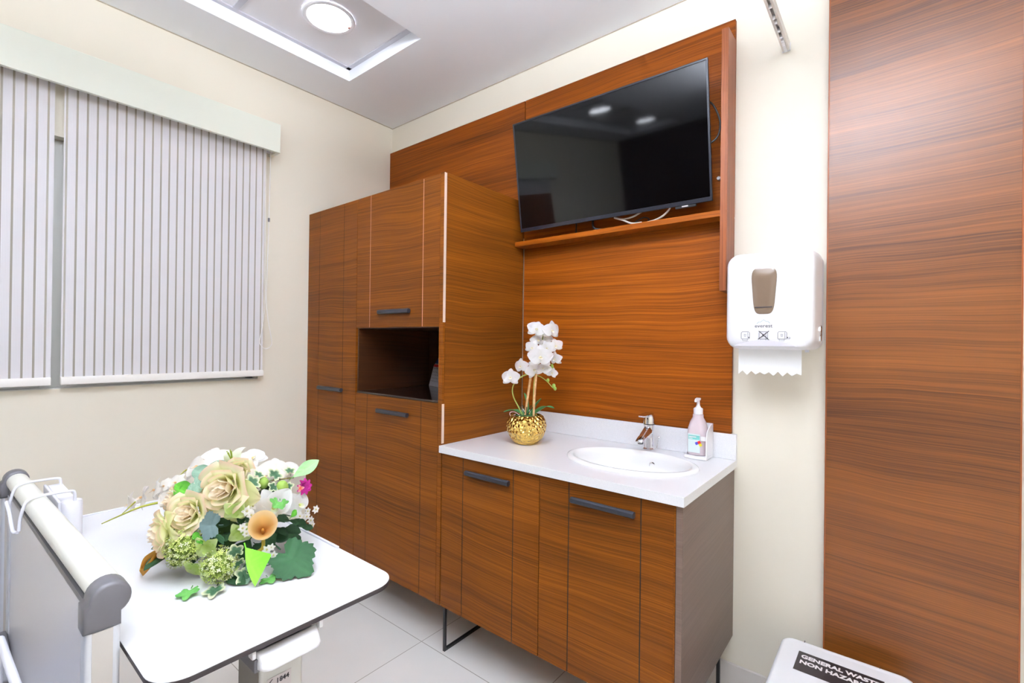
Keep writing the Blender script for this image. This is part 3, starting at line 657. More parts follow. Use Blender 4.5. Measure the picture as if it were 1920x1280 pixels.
al = part('asset_label', MB().box(1.8422, 1.8428, -1.620, -1.578, .727, .757), M['label_grey'], t)
part('label_number', text(MB(), '1844', .0115, (1.8431, -1.605, .744), (0, 1, 0), (0, 0, 1), .0002), M['ink'], al)
part('label_mark', MB().prism([(-1.618, .7495), (-1.612, .7545), (-1.610, .7545), (-1.615, .750)], 'x', 1.8428, 1.8431), M['ink'], al)

# ================================================================== HOSPITAL BED
t = thing('hospital_bed', 'hospital bed with grey-capped foot rail at the lower left', 'bed', (1.24, -2.8, 0))
ya, yb = -1.838, -1.820     # the foot board runs very slightly askew
def fy_(x): return ya+(yb-ya)*(x-.75)/.99
part('top_rail', MB().tube([(.755, fy_(.755)+.010, .937), (1.705, fy_(1.705)+.010, .943)], .0225, 28), M['cream'], t)
for x0 in (.722, 1.702):
    yc = fy_(x0); x1 = x0+.036
    p_ = part('post', MB().prism([(b, a) for a, b in rrect(yc-.021, yc+.022, x0, x1, .007, 4)], 'z', .10, .896), M['alu_post'], t, sharp=30)
    part('post_insert', MB().box(x1-.0005, x1+.001, yc-.013, yc+.012, .12, .8955), M['alu_beige'], p_)
    def cprof(k):
        arc = [(.009+(.0262-k)*math.cos(math.radians(q)), .940+(.0262-k)*math.sin(math.radians(q))) for q in range(-60, 181, 15)]
        return [(-.0235+k, .896+k), (.0225-k, .896+k)]+arc+[(-.0235+k, .935-k)]
    cap = MB().ring([[(x, yc+a, b) for a, b in cprof(k)] for x, k in ((x0-.002, .001), (x0, 0), (x1-.003, 0), (x1+.001, .001), (x1+.003, .005))])
    part('post_cap', cap, M['grey_plastic'], t, sharp=50)
part('foot_panel', MB().ring([[(.760, fy_(.760)-.006, z), (1.700, fy_(1.700)-.006, z), (1.700, fy_(1.700)+.006, z), (.760, fy_(.760)+.006, z)] for z in (.38, .906)]), M['board'], t)
part('panel_top_strip', MB().ring([[(.760, fy_(.760)-.009, z), (1.700, fy_(1.700)-.009, z), (1.700, fy_(1.700)+.009, z), (.760, fy_(.760)+.009, z)] for z in (.906, .917)]), M['grey_plastic'], t)
part('panel_end_channel', MB().box(.7585, .800, -1.847, -1.824, .36, .905), M['alu_post'], t, bevel=.002)
part('corner_bracket', MB().prism([(.765, .44), (.90, .44), (.90, .455), (.835, .52), (.80, .535), (.765, .53)], 'y', -1.875, -1.8455), M['grey_plastic'], t, bevel=.004)
part('bed_frame', MB().box(.76, 1.70, -1.93, -1.85, .34, .40).box(.76, .82, -4.0, -1.93, .34, .40).box(1.64, 1.70, -4.0, -1.93, .34, .40), M['white_metal'], t, bevel=.004)
part('mattress', MB().box(.80, 1.66, -3.98, -1.99, .405, .55), M['mattress'], t, bevel=.03, seg=4)
part('head_panel', MB().box(.76, 1.70, -4.06, -4.02, .38, 1.0), M['board'], t, bevel=.01)
for x in (.79, 1.67):
    for y in (-3.9, -1.95):
        lg = part('leg', MB().box(x-.02, x+.02, y-.02, y+.02, .10, .34), M['white_metal'], t)
        part('castor', MB().tube([(x-.012, y, .05), (x+.012, y, .05)], .05, 20), M['grey_plastic'], lg)
part('linen_rack', MB().tube([(1.385, -1.905, .60), (1.385, -1.905, .775), (1.40, -1.904, .786), (1.60, -1.900, .790), (1.68, -1.90, .79)], .0065, 12).tube([(1.33, -1.925, .60), (1.335, -1.928, .73), (1.35, -1.928, .742), (1.56, -1.93, .745)], .0065, 12)
     .tube([(1.50, -1.90, .745), (1.50, -1.94, .735)], .004, 8).tube([(1.40, -1.905, .786), (1.40, -1.93, .76)], .004, 8), M['white_metal'], t)

# wire hook holder hung over the rail
t = thing('bed_rail_holder', 'white wire hook holder with bottle hung over the bed rail', 'holder', (1.05, -1.80, .85))
wr = MB()
for x in (.93, 1.10):
    yc = fy_(x)+.010
    wr.tube(smooth([(x+.008, yc-.034, .895), (x+.002, yc-.031, .925), (x, yc-.022, .958), (x, yc-.002, .9665), (x, yc+.022, .967), (x, yc+.055, .966), (x, yc+.062, .960), (x, yc+.063, .940)], 4), .0032, 10)
wr.tube(smooth([(.93+.002, -1.861, .925), (.98, -1.866, .935), (1.04, -1.866, .925), (1.09, -1.864, .895), (1.108, -1.858, .893)], 5), .0036, 10)
part('wire_hook', wr, M['white_metal'], t)
part('holder_plate', MB().box(.90, 1.12, -1.792, -1.786, .858, .948), M['white_metal'], t, bevel=.002)
part('holder_body', MB().box(.905, 1.06, -1.785, -1.755, .856, .946), M['white_plastic'], t, bevel=.003)
part('holder_tube', MB().lathe([(.020, 0), (.021, .004), (.021, .084), (.0195, .088), (.019, .082)], (1.095, -1.764, .853), 28, cap=(True, True)), M['white_plastic'], t)

# ================================================================== FLORA
def frame(n, hint=(0, 0, 1)):
    n = Vector(n).normalized(); h = Vector(hint)
    if abs(n.dot(h.normalized())) > .97: h = Vector((1, 0, 0))
    a = h.cross(n).normalized(); b = n.cross(a); return a, b, n
def lerp(a, b, t): return tuple(x+(y-x)*t for x, y in zip(a, b))
def C(r, g, b): return srgb(r, g, b)[:3]
def petal(mb, base, d, n, L, W, cup=.2, curl=.4, pw=.8, col=None, nu=8, nv=6, ruffle=0, tip=1.0):
    """one petal sheet: leaves base along d, faces n, bends back by curl"""
    base, d, n = Vector(base), Vector(d).normalized(), Vector(n); n = (n-d*n.dot(d)).normalized(); s_ = d.cross(n)
    ph = random.random()*6
    def fn(u, v):
        t = v*2-1; a = curl*u*u; w_ = W*.5*math.sin(PI*min(1, (u*.94+.06))**pw)**.62*(tip if u > .7 else 1) if u < 1 else W*.08
        p = base+d*(L*u*math.cos(a*.7))-n*(L*u*math.sin(a*.7)) + s_*(t*w_) + n*(cup*t*t*w_)
        if ruffle: p += n*(ruffle*L*u*math.sin(t*7+ph+u*3))
        return p
    mb.grid(fn, nu, nv, col)
def pcol(base, mid, rim): return lambda u, v: lerp(lerp(base, mid, min(1, u*2)), rim, max(0, (u-.72)/.28)**1.5)
def rose(parent, c, n, r):
    a, b, n = frame(n); c = Vector(c); cc = pcol(C(214, 220, 120), C(244, 244, 204), C(254, 226, 204))
    inn = pcol(C(250, 206, 120), C(254, 244, 226), C(255, 240, 222))
    rose_ = MB(); 
    layers = [(4, .10, 1.15, .10, 60, inn), (4, .22, 1.12, .12, 62, inn), (5, .38, 1.05, .16, 58, inn), (5, .55, 1.0, .28, 56, cc), (5, .72, .92, .50, 54, cc), (6, .90, .80, .85, 50, cc)]
    for li, (k, rad, hgt, flare, half, col) in enumerate(layers):
        for i in range(k):
            ph = 2*PI*(i/k)+li*.7+random.uniform(-.15, .15); hh = hgt*random.uniform(.94, 1.05); rad_ = rad*random.uniform(.95, 1.05)
            def fn(u, v, ph=ph, rad_=rad_, hh=hh, flare=flare, half=half, col=col, li=li):
                t = v*2-1; th = ph+t*math.radians(half)*(.55+.45*math.sin(PI*min(1, u*1.05)))*(1.0)
                edge = 1-.28*t*t
                rr_ = rad_*(.35+.65*math.sin(min(1, u*1.25)*PI/2)) + flare*max(0, u-.62)**1.6*2.0 + .06*t*t
                z = -1.0*.9+hh*1.25*u*edge - (flare*.55*max(0, u-.75)**1.2)
                return c+(a*math.cos(th)+b*math.sin(th))*rr_*r+n*(z*r*.80)
            rose_.grid(fn, 9, 8, col)
    return part('rose', rose_, M['petal'], parent, sharp=180)
def outer_petals(parent, c, n, r, dirs):
    mb = MB(); a, b, n = frame(n); c = Vector(c)
    for ang, L in dirs:
        d = a*math.cos(ang)+b*math.sin(ang)
        petal(mb, c-n*r*.5+d*r*.45, d+n*.12, n-d*.2, L*r, 1.5*r, .10, .55, .75, pcol(C(205, 214, 128), C(232, 236, 176), C(244, 232, 196)), 10, 8, .035)
    return part('outer_petal', mb, M['petal'], parent, sharp=180)
def orchid(parent, c, n, r, tint=None, spin=0, lipcol=None, name='orchid_bloom'):
    a, b, n = frame(n); c = Vector(c); mb = MB(); w0 = tint or C(250, 250, 252); w1 = lerp(w0, C(236, 232, 220), .4)
    col = lambda u, v: lerp(w1, w0, min(1, u*2.5))
    for ang, L, W in ((90, .95, .72), (218, .95, .70), (322, .95, .70)):
        q = math.radians(ang)+spin; d = a*math.cos(q)+b*math.sin(q); petal(mb, c, d, n, L*r, W*r, .12, .25+random.uniform(-.1, .25), .8, col, 7, 6, .01)
    for ang in (12, 168):
        q = math.radians(ang)+spin; d = a*math.cos(q)+b*math.sin(q); petal(mb, c+n*r*.04, d, n, 1.02*r, 1.18*r, .10, .3+random.uniform(-.1, .3), .62, col, 8, 8, .02)
    o = part(name, mb, M['petal'], parent, sharp=180)
    lc = lipcol or C(238, 222, 170); lip = MB(); q = -PI/2+spin; d = a*math.cos(q)+b*math.sin(q)
    petal(lip, c+n*r*.08, d+n*.8, n-d, .42*r, .34*r, .5, -.6, .8, lambda u, v: lerp(lc, w0, u), 5, 4)
    lip.sphere(c+n*r*.12, r*.09, 6, col=lc)
    part('lip', lip, M['petal'], o, sharp=180)
    return o
def daisy(parent, c, n, r):
    a, b, n = frame(n); c = Vector(c); mb = MB()
    for i in range(6):
        q = 2*PI*i/6+random.random()*.3; d = a*math.cos(q)+b*math.sin(q)
        petal(mb, c, d+n*.15, n, r, r*.75, .15, .3, .6, C(250, 248, 246), 4, 4)
    mb.sphere(c+n*r*.08, r*.22, 5, col=C(214, 206, 150))
    return part('small_white_flower', mb, M['petal'], parent, sharp=180)
def pompom(parent, c, n, r):
    c = Vector(c); mb = MB(); cols = [C(214, 226, 132), C(232, 238, 178), C(246, 248, 218), C(190, 208, 104)]
    mb.sphere(c, r*.66, 10, col=C(120, 140, 60))
    N_ = 330 if r > .02 else 120
    for i in range(N_):
        z = 1-2*(i+.5)/N_; q = i*2.39996; d = Vector((math.sqrt(1-z*z)*math.cos(q), math.sqrt(1-z*z)*math.sin(q), z))+Vector((random.uniform(-.1, .1), random.uniform(-.1, .1), random.uniform(-.1, .1)))
        d.normalize(); p = c+d*r*random.uniform(.82, 1.05); 
        if p.z < .855: continue
        a, b, _ = frame(d); s_ = r*.115*random.uniform(.8, 1.2); col = random.choice(cols); ro = random.random()*2
        vs = [p-d*s_*.4]
        fs = []
        for k in range(4):
            q2 = ro+k*PI/2; e = a*math.cos(q2)+b*math.sin(q2); e1 = a*math.cos(q2+.5)+b*math.sin(q2+.5); e2 = a*math.cos(q2-.5)+b*math.sin(q2-.5)
            m_ = len(vs); vs += [p+e1*s_*.6, p+e*s_*1.15+d*s_*.3, p+e2*s_*.6]; fs.append((0, m_, m_+1, m_+2))
        mb.add(vs, fs, [lerp(col, (.2, .25, .08), .4)]+[col]*(len(vs)-1))
        if i % 3 == 0: mb.tube([c+d*r*.6, p], r*.018, 4, col=C(150, 168, 80))
    return part('green_pompom_bloom', mb, M['leaf'], parent, sharp=180)
def calla(parent, c, n, r):
    a, b, n = frame(n); c = Vector(c); mb = MB(); c1, c2, c3 = C(216, 140, 60), C(240, 190, 116), C(246, 214, 166)
    def fn(u, v):
        th = v*2*PI*1.04; up = .5+.5*math.sin(th)          # up = 1 at the top lip
        rr_ = r*(.10+.86*u**1.1)*(1.0+.25*(1-up)*u)
        x = math.cos(th)*rr_*.86; y = math.sin(th)*rr_+r*.28*u
        z = -1.5*r*(1-u)+.30*r*u*up-.35*r*u*u*(1-up)
        if u > .8: z -= (u-.8)*r*.9
        return c+a*(x+(.02*r if v > .96 else 0))+b*(y-.55*r*(1-u))+n*z
    mb.grid(fn, 14, 26, lambda u, v: lerp(c1, c2, min(1, u*1.5)) if u < .66 else lerp(c2, c3, (u-.66)/.34))
    mb.tube([c-n*r*1.4-b*r*.7, c-n*r*.3-b*r*.15], r*.09, 8, col=C(190, 130, 50))
    mb.tube(smooth([c-n*r*1.65-b*r*.85, c-n*r*1.2-b*r*1.6, c-n*r*1.6-b*r*2.0-a*r*.6], 4), r*.12, 8, col=C(206, 186, 84))
    return part('peach_calla_lily', mb, M['petal'], parent, sharp=180)
def lily(parent, c, n, r):
    a, b, n = frame(n); c = Vector(c); mb = MB()
    for i in range(6):
        q = 2*PI*i/6+.3; d = a*math.cos(q)+b*math.sin(q)
        petal(mb, c-n*r*.6, d*.75+n*.75, n-d*.6, r*1.15, r*.52, .2, .9, .8, lambda u, v: lerp(C(226, 230, 190), C(248, 248, 236), u), 9, 6, .02)
    for i in range(4):
        q = i*1.6; d = a*math.cos(q)+b*math.sin(q); mb.tube([c-n*r*.5, c+n*r*.25+d*r*.12], r*.03, 6, col=C(170, 186, 80))
    return part('pale_lily', mb, M['petal'], parent, sharp=180)
def frilled(parent, c, n, r, big=True):
    a, b, n = frame(n); c = Vector(c); mb = MB(); c1, c2 = (C(150, 20, 110), C(218, 60, 168)) if big else (C(80, 10, 50), C(140, 24, 92))
    for i in range(9 if big else 5):
        q = 2*PI*i/(9 if big else 5); d = a*math.cos(q)+b*math.sin(q)
        petal(mb, c-n*r*.2, d+n*(.25 if big else .9), n, r*1.05, r*.85, .2, .3, .5, lambda u, v: lerp(c1, c2, u), 6, 8, .10)
    o = part('magenta_orchid_bloom' if big else 'purple_bud_bloom', mb, M['petal'], parent, sharp=180)
    if big:
        l = MB()
        for q in (0, 2, 4): petal(l, c+n*r*.1-a*r*.8, a*math.cos(q)+b*math.sin(q)+n*.5, n, r*.55, r*.4, .3, .3, .7, lambda u, v: lerp(C(236, 96, 60), C(244, 190, 196), u), 5, 4)
        part('coral_throat', l, M['petal'], o, sharp=180)
    return o
def greenbloom(parent, c, n, r):
    a, b, n = frame(n); c = Vector(c); mb = MB()
    for i in range(4):
        q = PI/2*i+.5+random.random()*.4; d = a*math.cos(q)+b*math.sin(q)
        petal(mb, c-n*r*.3, d+n*.35, n, r*1.05, r*1.15, .25, .3, .6, lambda u, v: lerp(C(176, 206, 96), C(222, 236, 176), u), 7, 6, .05)
    return part('pale_green_bloom', mb, M['petal'], parent, sharp=180)
def bud(parent, c, n, r):
    c = Vector(c); mb = MB(); a, b, n = frame(n)
    mb.sphere(c, r, 8, col=C(140, 168, 78), sz=1.25)
    return part('green_bud', mb, M['leaf'], parent, sharp=180)

SHAPES = {}
def outline(kind):
    if kind in SHAPES: return SHAPES[kind]
    pts = []; n = 64
    for k in range(n):
        t = k/n; q = 2*PI*t       # q=0 at the tip, PI at the stalk
        if kind in ('ivy', 'variegated'):
            r = .62+.38*abs(math.cos(2.5*q))**1.3*(1 if abs(math.sin(q/2)) < .5 else (.9 if abs(math.sin(q/2)) < .9 else .6))
            r *= 1.0 if abs(q-PI) > .35 else .55
            pts.append((.48+.52*r*math.cos(q), .58*r*math.sin(q)))
        elif kind in ('grape', 'grapegrey'):
            r = (.82+.18*abs(math.cos(2.5*q)))*(1+.05*((k % 3)-1)); r *= 1-.45*math.exp(-((q-PI)/.28)**2); r += .12*math.exp(-(min(q, 2*PI-q)/.2)**2)
            pts.append((.48+.50*r*math.cos(q), .52*r*math.sin(q)))
        elif kind == 'lime':
            x = .5+.5*math.cos(q); w_ = math.sin(PI*min(1, x*1.02))**.8 if 0 < x < 1 else 0
            if math.sin(q) > 0: pts.append((x, .10*w_))
            else: pts.append((x, -1.55*(1-abs(x-.42)/.58 if x > .42 else x/.42)*.5))
        elif kind == 'eucalyptus': pts.append((.5+.5*math.cos(q), .48*math.sin(q)))
        else:                      # lanceolate
            x = .5+.5*math.cos(q); w_ = math.sin(PI*x**1.25)**.9 if 0 < x < 1 else 0
            pts.append((x, .5*w_*(1 if math.sin(q) >= 0 else -1)))
    SHAPES[kind] = pts; return pts
LEAFCOL = dict(eucalyptus=(C(110, 140, 118), C(140, 168, 146)), bright=(C(52, 116, 30), C(96, 170, 52)), pale=(C(150, 210, 140), C(176, 226, 160)), lime=(C(110, 206, 44), C(140, 226, 70)),
               grape=(C(36, 72, 44), C(52, 94, 58)), grapegrey=(C(84, 104, 104), C(104, 124, 122)), ivy=(C(74, 134, 62), C(104, 166, 84)), variegated=(C(58, 92, 64), C(222, 226, 186)), dark=(C(28, 56, 34), C(44, 80, 46)))
LEAFNAME = dict(eucalyptus='eucalyptus_leaf', bright='bright_green_leaf', pale='pale_green_leaf', lime='lime_green_leaf', grape='serrated_leaf', grapegrey='grey_green_leaf', ivy='ivy_leaf', variegated='variegated_ivy_leaf', dark='dark_green_leaf')
def leaf(parent, kind, base, tip, n, wd, name=None, bend=.12):
    base, tip = Vector(base), Vector(tip); d = tip-base; L = d.length; d.normalize(); n = Vector(n); n = (n-d*n.dot(d)).normalized(); s_ = d.cross(n)
    o = outline(kind); c1, c2 = LEAFCOL[kind]; mb = MB(); nr = 5; vs, cs = [], []
    flat = min(base.z, tip.z) < .86 and kind in ('ivy', 'variegated', 'grape', 'dark', 'lime') and base.z < 1 and parent.name.startswith('flower')
    half = wd/ (1.0 if kind not in ('ivy', 'variegated') else 1.1)
    rings = []
    for k in range(nr+1):
        f = k/nr
        for x, y in o:
            px = .46+(x-.46)*f; py = y*f
            vein = .5+.5*math.cos(py*40+px*10)
            p = base+d*(px*L)+s_*(py*half*1.0)
            z = .16*abs(py)*half+bend*L*(.25-(px-.5)**2)+.012*L*math.sin(px*22+abs(py)*14)
            p += n*z
            if p.z < .853 and p.z > .80: p.z = .853+.002*f
            vs.append(p)
            if kind == 'variegated': c_ = c1 if f < .75 else lerp(c1, c2, (f-.6)/.4)
            else: c_ = lerp(c2, c1, min(1, abs(py)*1.4+.25*vein))
            cs.append(c_)
    m_ = len(o); fs = []
    for k in range(nr):
        for i in range(m_): j = (i+1) % m_; fs.append((k*m_+i, k*m_+j, (k+1)*m_+j, (k+1)*m_+i))
    mb.add(vs, fs, cs)
    mb.tube([base-d*L*.12, base+d*L*.1], L*.014+.0003, 5, col=c1)
    return part(name or LEAFNAME[kind], mb, M['leaf'], parent, sharp=180)


# positions (metres) of the blooms and leaves of the bouquet on the table
BLOBS=[
('rose',(1.599,-1.611,1.035),(0.594,-0.803,0.052),0.0441),
('rose',(1.569,-1.664,0.993),(0.539,-0.818,0.204),0.0345),
('rose',(1.522,-1.699,0.947),(-0.157,-0.985,-0.065),0.0367),
('rose',(1.557,-1.560,1.053),(0.885,-0.466,-0.017),0.0259),
('rose',(1.492,-1.671,1.004),(-0.079,-0.978,0.195),0.0225),
('pompom',(1.566,-1.661,0.927),(0.614,-0.788,0.040),0.0368),
('pompom',(1.617,-1.617,0.887),(0.772,-0.627,-0.099),0.0358),
('pompom',(1.497,-1.657,0.874),(0.427,-0.887,-0.179),0.0181),
('calla',(1.664,-1.553,0.954),(0.902,-0.413,0.127),0.0299),
('orchid',(1.255,-1.682,0.948),(-0.445,-0.884,-0.147),0.0257),
('orchid',(1.278,-1.664,0.963),(-0.267,-0.957,0.118),0.0282),
('orchid',(1.302,-1.645,0.981),(-0.195,-0.960,0.202),0.0282),
('orchid',(1.438,-1.664,1.021),(0.280,-0.788,0.549),0.0211),
('orchid',(1.473,-1.652,1.033),(0.361,-0.737,0.571),0.0208),
('orchid',(1.487,-1.673,1.001),(0.434,-0.863,0.259),0.0225),
('orchid',(1.486,-1.615,1.061),(0.139,-0.820,0.555),0.0354),
('orchid',(1.487,-1.591,1.073),(0.255,-0.637,0.728),0.0360),
('orchid',(1.569,-1.485,1.043),(0.828,-0.120,0.548),0.0321),
('orchid',(1.565,-1.453,1.032),(0.766,-0.026,0.642),0.0304),
('orchid',(1.583,-1.514,1.036),(0.724,-0.392,0.567),0.0264),
('orchid',(1.575,-1.530,1.044),(0.758,-0.478,0.443),0.0214),
('lily',(1.499,-1.555,1.081),(0.313,-0.348,0.884),0.0416),
('orchidwhite',(1.534,-1.520,1.071),(0.659,-0.274,0.700),0.0344),
('orchidbig',(1.641,-1.521,0.985),(0.933,-0.359,-0.025),0.0438),
('orchidbig',(1.608,-1.448,0.964),(0.984,0.170,0.057),0.0322),
('magenta',(1.606,-1.432,1.001),(0.983,0.113,0.144),0.0188),
('purple',(1.635,-1.515,0.999),(0.900,-0.303,0.313),0.0105),
('purple',(1.604,-1.544,1.026),(0.805,-0.411,0.428),0.0127),
('bud',(1.622,-1.494,1.016),(0.890,-0.235,0.390),0.0131),
('bud',(1.603,-1.526,1.030),(0.821,-0.348,0.453),0.0106),
('green',(1.614,-1.641,0.928),(0.699,-0.683,-0.214),0.0256),
('green',(1.576,-1.647,0.875),(0.501,-0.681,-0.534),0.0283),
('green',(1.625,-1.592,0.991),(0.847,-0.445,-0.291),0.0242),
('green',(1.623,-1.581,0.941),(0.870,-0.429,-0.244),0.0245),
('daisy',(1.664,-1.544,0.907),(0.921,-0.389,-0.029),0.0100),
('daisy',(1.663,-1.530,0.891),(0.935,-0.345,-0.085),0.0090),
('daisy',(1.663,-1.548,0.894),(0.914,-0.400,-0.071),0.0089),
('daisy',(1.665,-1.536,0.909),(0.931,-0.364,-0.023),0.0090),
('daisy',(1.634,-1.572,0.988),(0.838,-0.484,0.252),0.0111),
('daisy',(1.639,-1.565,0.979),(0.860,-0.460,0.224),0.0100),
('daisy',(1.614,-1.550,1.012),(0.827,-0.427,0.365),0.0103),
('daisy',(1.616,-1.560,1.006),(0.822,-0.456,0.341),0.0102),
('daisy',(1.624,-1.556,0.992),(0.849,-0.442,0.289),0.0091),
('daisy',(1.615,-1.449,0.939),(0.994,-0.025,0.110),0.0099),
('daisy',(1.601,-1.425,0.928),(0.994,0.088,0.062),0.0101),
('daisy',(1.588,-1.408,0.911),(0.984,0.175,-0.022),0.0103),
('daisy',(1.602,-1.403,0.939),(0.982,0.153,0.109),0.0103),
('daisy',(1.572,-1.396,0.892),(0.960,0.250,-0.127),0.0105),
('daisy',(1.596,-1.420,0.938),(0.987,0.115,0.113),0.0089),
('daisy',(1.632,-1.579,0.954),(0.848,-0.511,0.139),0.0100),
('daisy',(1.636,-1.573,0.942),(0.866,-0.491,0.097),0.0089),
]
LEAVES=[
('eucalyptus',(1.560,-1.612,1.055),(1.536,-1.587,1.081),(0.542,-0.519,0.661),0.0339),
('eucalyptus',(1.560,-1.612,1.055),(1.514,-1.633,1.065),(0.492,-0.612,0.619),0.0339),
('eucalyptus',(1.574,-1.595,1.053),(1.573,-1.567,1.065),(0.644,-0.439,0.626),0.0227),
('eucalyptus',(1.567,-1.640,1.027),(1.548,-1.632,1.049),(0.559,-0.653,0.512),0.0220),
('eucalyptus',(1.542,-1.642,1.044),(1.553,-1.652,1.026),(0.518,-0.694,0.499),0.0134),
('eucalyptus',(1.562,-1.631,1.040),(1.536,-1.634,1.055),(0.529,-0.642,0.556),0.0178),
('bright',(1.560,-1.641,1.014),(1.492,-1.660,1.035),(0.457,-0.746,0.485),0.0375),
('bright',(1.529,-1.641,1.030),(1.519,-1.659,1.016),(0.448,-0.752,0.484),0.0338),
('pale',(1.589,-1.455,1.024),(1.607,-1.399,1.058),(0.791,0.215,0.573),0.0299),
('lime',(1.661,-1.585,0.924),(1.698,-1.581,0.855),(0.717,-0.413,0.562),0.0541),
('lime',(1.638,-1.532,0.867),(1.634,-1.501,0.858),(0.956,-0.156,-0.250),0.0206),
('grape',(1.644,-1.513,0.897),(1.736,-1.487,0.855),(0.814,-0.237,0.531),0.0879),
('grapegrey',(1.631,-1.620,0.972),(1.608,-1.650,0.974),(0.754,-0.616,0.227),0.0557),
('grape',(1.615,-1.616,0.952),(1.611,-1.626,0.943),(0.786,-0.602,0.140),0.0478),
('ivy',(1.605,-1.661,0.855),(1.650,-1.686,0.855),(0.180,-0.224,0.958),0.0411),
('variegated',(1.631,-1.624,0.855),(1.681,-1.653,0.855),(0.180,-0.224,0.958),0.0416),
('variegated',(1.632,-1.562,0.862),(1.662,-1.601,0.855),(0.802,-0.417,0.427),0.0437),
('variegated',(1.643,-1.590,0.900),(1.638,-1.601,0.929),(0.877,-0.481,-0.003),0.0349),
('ivy',(1.672,-1.547,0.855),(1.709,-1.551,0.855),(0.180,-0.224,0.958),0.0431),
('variegated',(1.609,-1.564,1.032),(1.604,-1.536,1.043),(0.784,-0.305,0.540),0.0387),
('variegated',(1.602,-1.541,1.045),(1.595,-1.527,1.053),(0.763,-0.242,0.599),0.0267),
('variegated',(1.611,-1.514,1.035),(1.593,-1.489,1.050),(0.802,-0.096,0.590),0.0377),
('variegated',(1.616,-1.502,1.027),(1.625,-1.523,1.016),(0.863,-0.143,0.485),0.0273),
('ivy',(1.655,-1.514,1.002),(1.661,-1.531,0.990),(0.927,-0.186,0.326),0.0367),
('ivy',(1.655,-1.514,1.002),(1.662,-1.509,0.984),(0.937,-0.142,0.318),0.0287),
('variegated',(1.615,-1.483,1.023),(1.624,-1.476,1.005),(0.886,0.007,0.464),0.0277),
('variegated',(1.599,-1.464,1.034),(1.583,-1.462,1.049),(0.788,0.084,0.610),0.0283),
('variegated',(1.643,-1.582,0.881),(1.639,-1.597,0.893),(0.881,-0.458,-0.119),0.0318),
('eucalyptus',(1.646,-1.570,0.855),(1.675,-1.588,0.855),(0.180,-0.224,0.958),0.0111),
('eucalyptus',(1.644,-1.576,0.879),(1.642,-1.566,0.862),(0.902,-0.386,-0.193),0.0110),
('dark',(1.627,-1.482,0.942),(1.602,-1.425,0.910),(0.983,0.176,0.060),0.0191),
('bright',(1.636,-1.481,0.949),(1.627,-1.463,0.960),(0.979,0.059,0.197),0.0143),
('dark',(1.619,-1.453,0.919),(1.598,-1.406,0.894),(0.954,0.297,-0.046),0.0147),
('dark',(1.627,-1.561,0.953),(1.619,-1.558,0.978),(0.901,-0.358,0.243),0.0225),
('dark',(1.597,-1.561,0.997),(1.611,-1.576,0.953),(0.857,-0.413,0.307),0.0207),
('dark',(1.535,-1.669,0.972),(1.526,-1.678,0.961),(0.472,-0.851,0.232),0.0132),
('dark',(1.574,-1.624,0.941),(1.587,-1.607,0.889),(0.753,-0.658,0.000),0.0399),
('dark',(1.598,-1.592,0.926),(1.582,-1.616,0.896),(0.801,-0.598,-0.019),0.0403),
('dark',(1.612,-1.555,0.919),(1.599,-1.581,0.878),(0.902,-0.422,-0.092),0.0457),
('dark',(1.613,-1.499,0.913),(1.614,-1.534,0.901),(0.988,-0.145,-0.047),0.0476),
('dark',(1.617,-1.477,0.908),(1.600,-1.443,0.855),(0.809,-0.098,0.580),0.0362),
('dark',(1.624,-1.526,0.855),(1.619,-1.578,0.855),(0.180,-0.224,0.958),0.0463),
('bright',(1.605,-1.648,0.946),(1.594,-1.657,0.957),(0.698,-0.701,0.147),0.0170),
('bright',(1.610,-1.645,0.936),(1.603,-1.650,0.951),(0.723,-0.681,0.115),0.0149),
('dark',(1.579,-1.615,0.951),(1.583,-1.592,0.979),(0.757,-0.599,0.262),0.0445),
('dark',(1.561,-1.579,1.016),(1.591,-1.547,0.992),(0.771,-0.404,0.492),0.0463),
('dark',(1.521,-1.617,1.006),(1.469,-1.641,1.000),(0.377,-0.780,0.499),0.0346),
('dark',(1.584,-1.533,1.005),(1.586,-1.488,0.994),(0.862,-0.119,0.493),0.0472),
('dark',(1.538,-1.651,0.951),(1.507,-1.670,0.926),(0.473,-0.873,0.121),0.0333),
('dark',(1.606,-1.604,0.855),(1.673,-1.589,0.855),(0.180,-0.224,0.958),0.0287),
]
bq = thing('flower_bouquet', 'large mixed artificial bouquet of roses and greenery lying on the table', 'bouquet', (1.45, -1.55, .8512))
for k, p_, n_, r_ in BLOBS:
    if k == 'rose': rose(bq, p_, n_, r_*1.0)
    elif k == 'pompom': pompom(bq, p_, n_, r_)
    elif k == 'calla': calla(bq, p_, n_, r_)
    elif k == 'orchid': orchid(bq, p_, n_, r_*1.15, C(248, 244, 238), random.uniform(-.6, .6), C(236, 200, 150))
    elif k == 'orchidwhite': orchid(bq, p_, n_, r_, C(250, 250, 250), .8)
    elif k == 'orchidbig': orchid(bq, p_, n_, r_*1.05, C(244, 244, 244), .5, C(214, 222, 150))
    elif k == 'lily': lily(bq, p_, n_, r_)
    elif k == 'magenta': frilled(bq, p_, n_, r_)
    elif k == 'purple': frilled(bq, p_, n_, r_, False)
    elif k == 'bud': bud(bq, p_, n_, r_)
    elif k == 'green': greenbloom(bq, p_, n_, r_)
    elif k == 'daisy': daisy(bq, p_, n_, r_)
outer_petals(bq, BLOBS[0][1], BLOBS[0][2], BLOBS[0][3], [(-1.1, 1.5), (-.4, 1.2)])
outer_petals(bq, BLOBS[2][1], BLOBS[2][2], BLOBS[2][3], [(-.9, 1.2), (.9, 1.1), (.1, 1.2)])
for k, a_, b_, n_, w_ in LEAVES: leaf(bq, k, a_, b_, n_, w_)
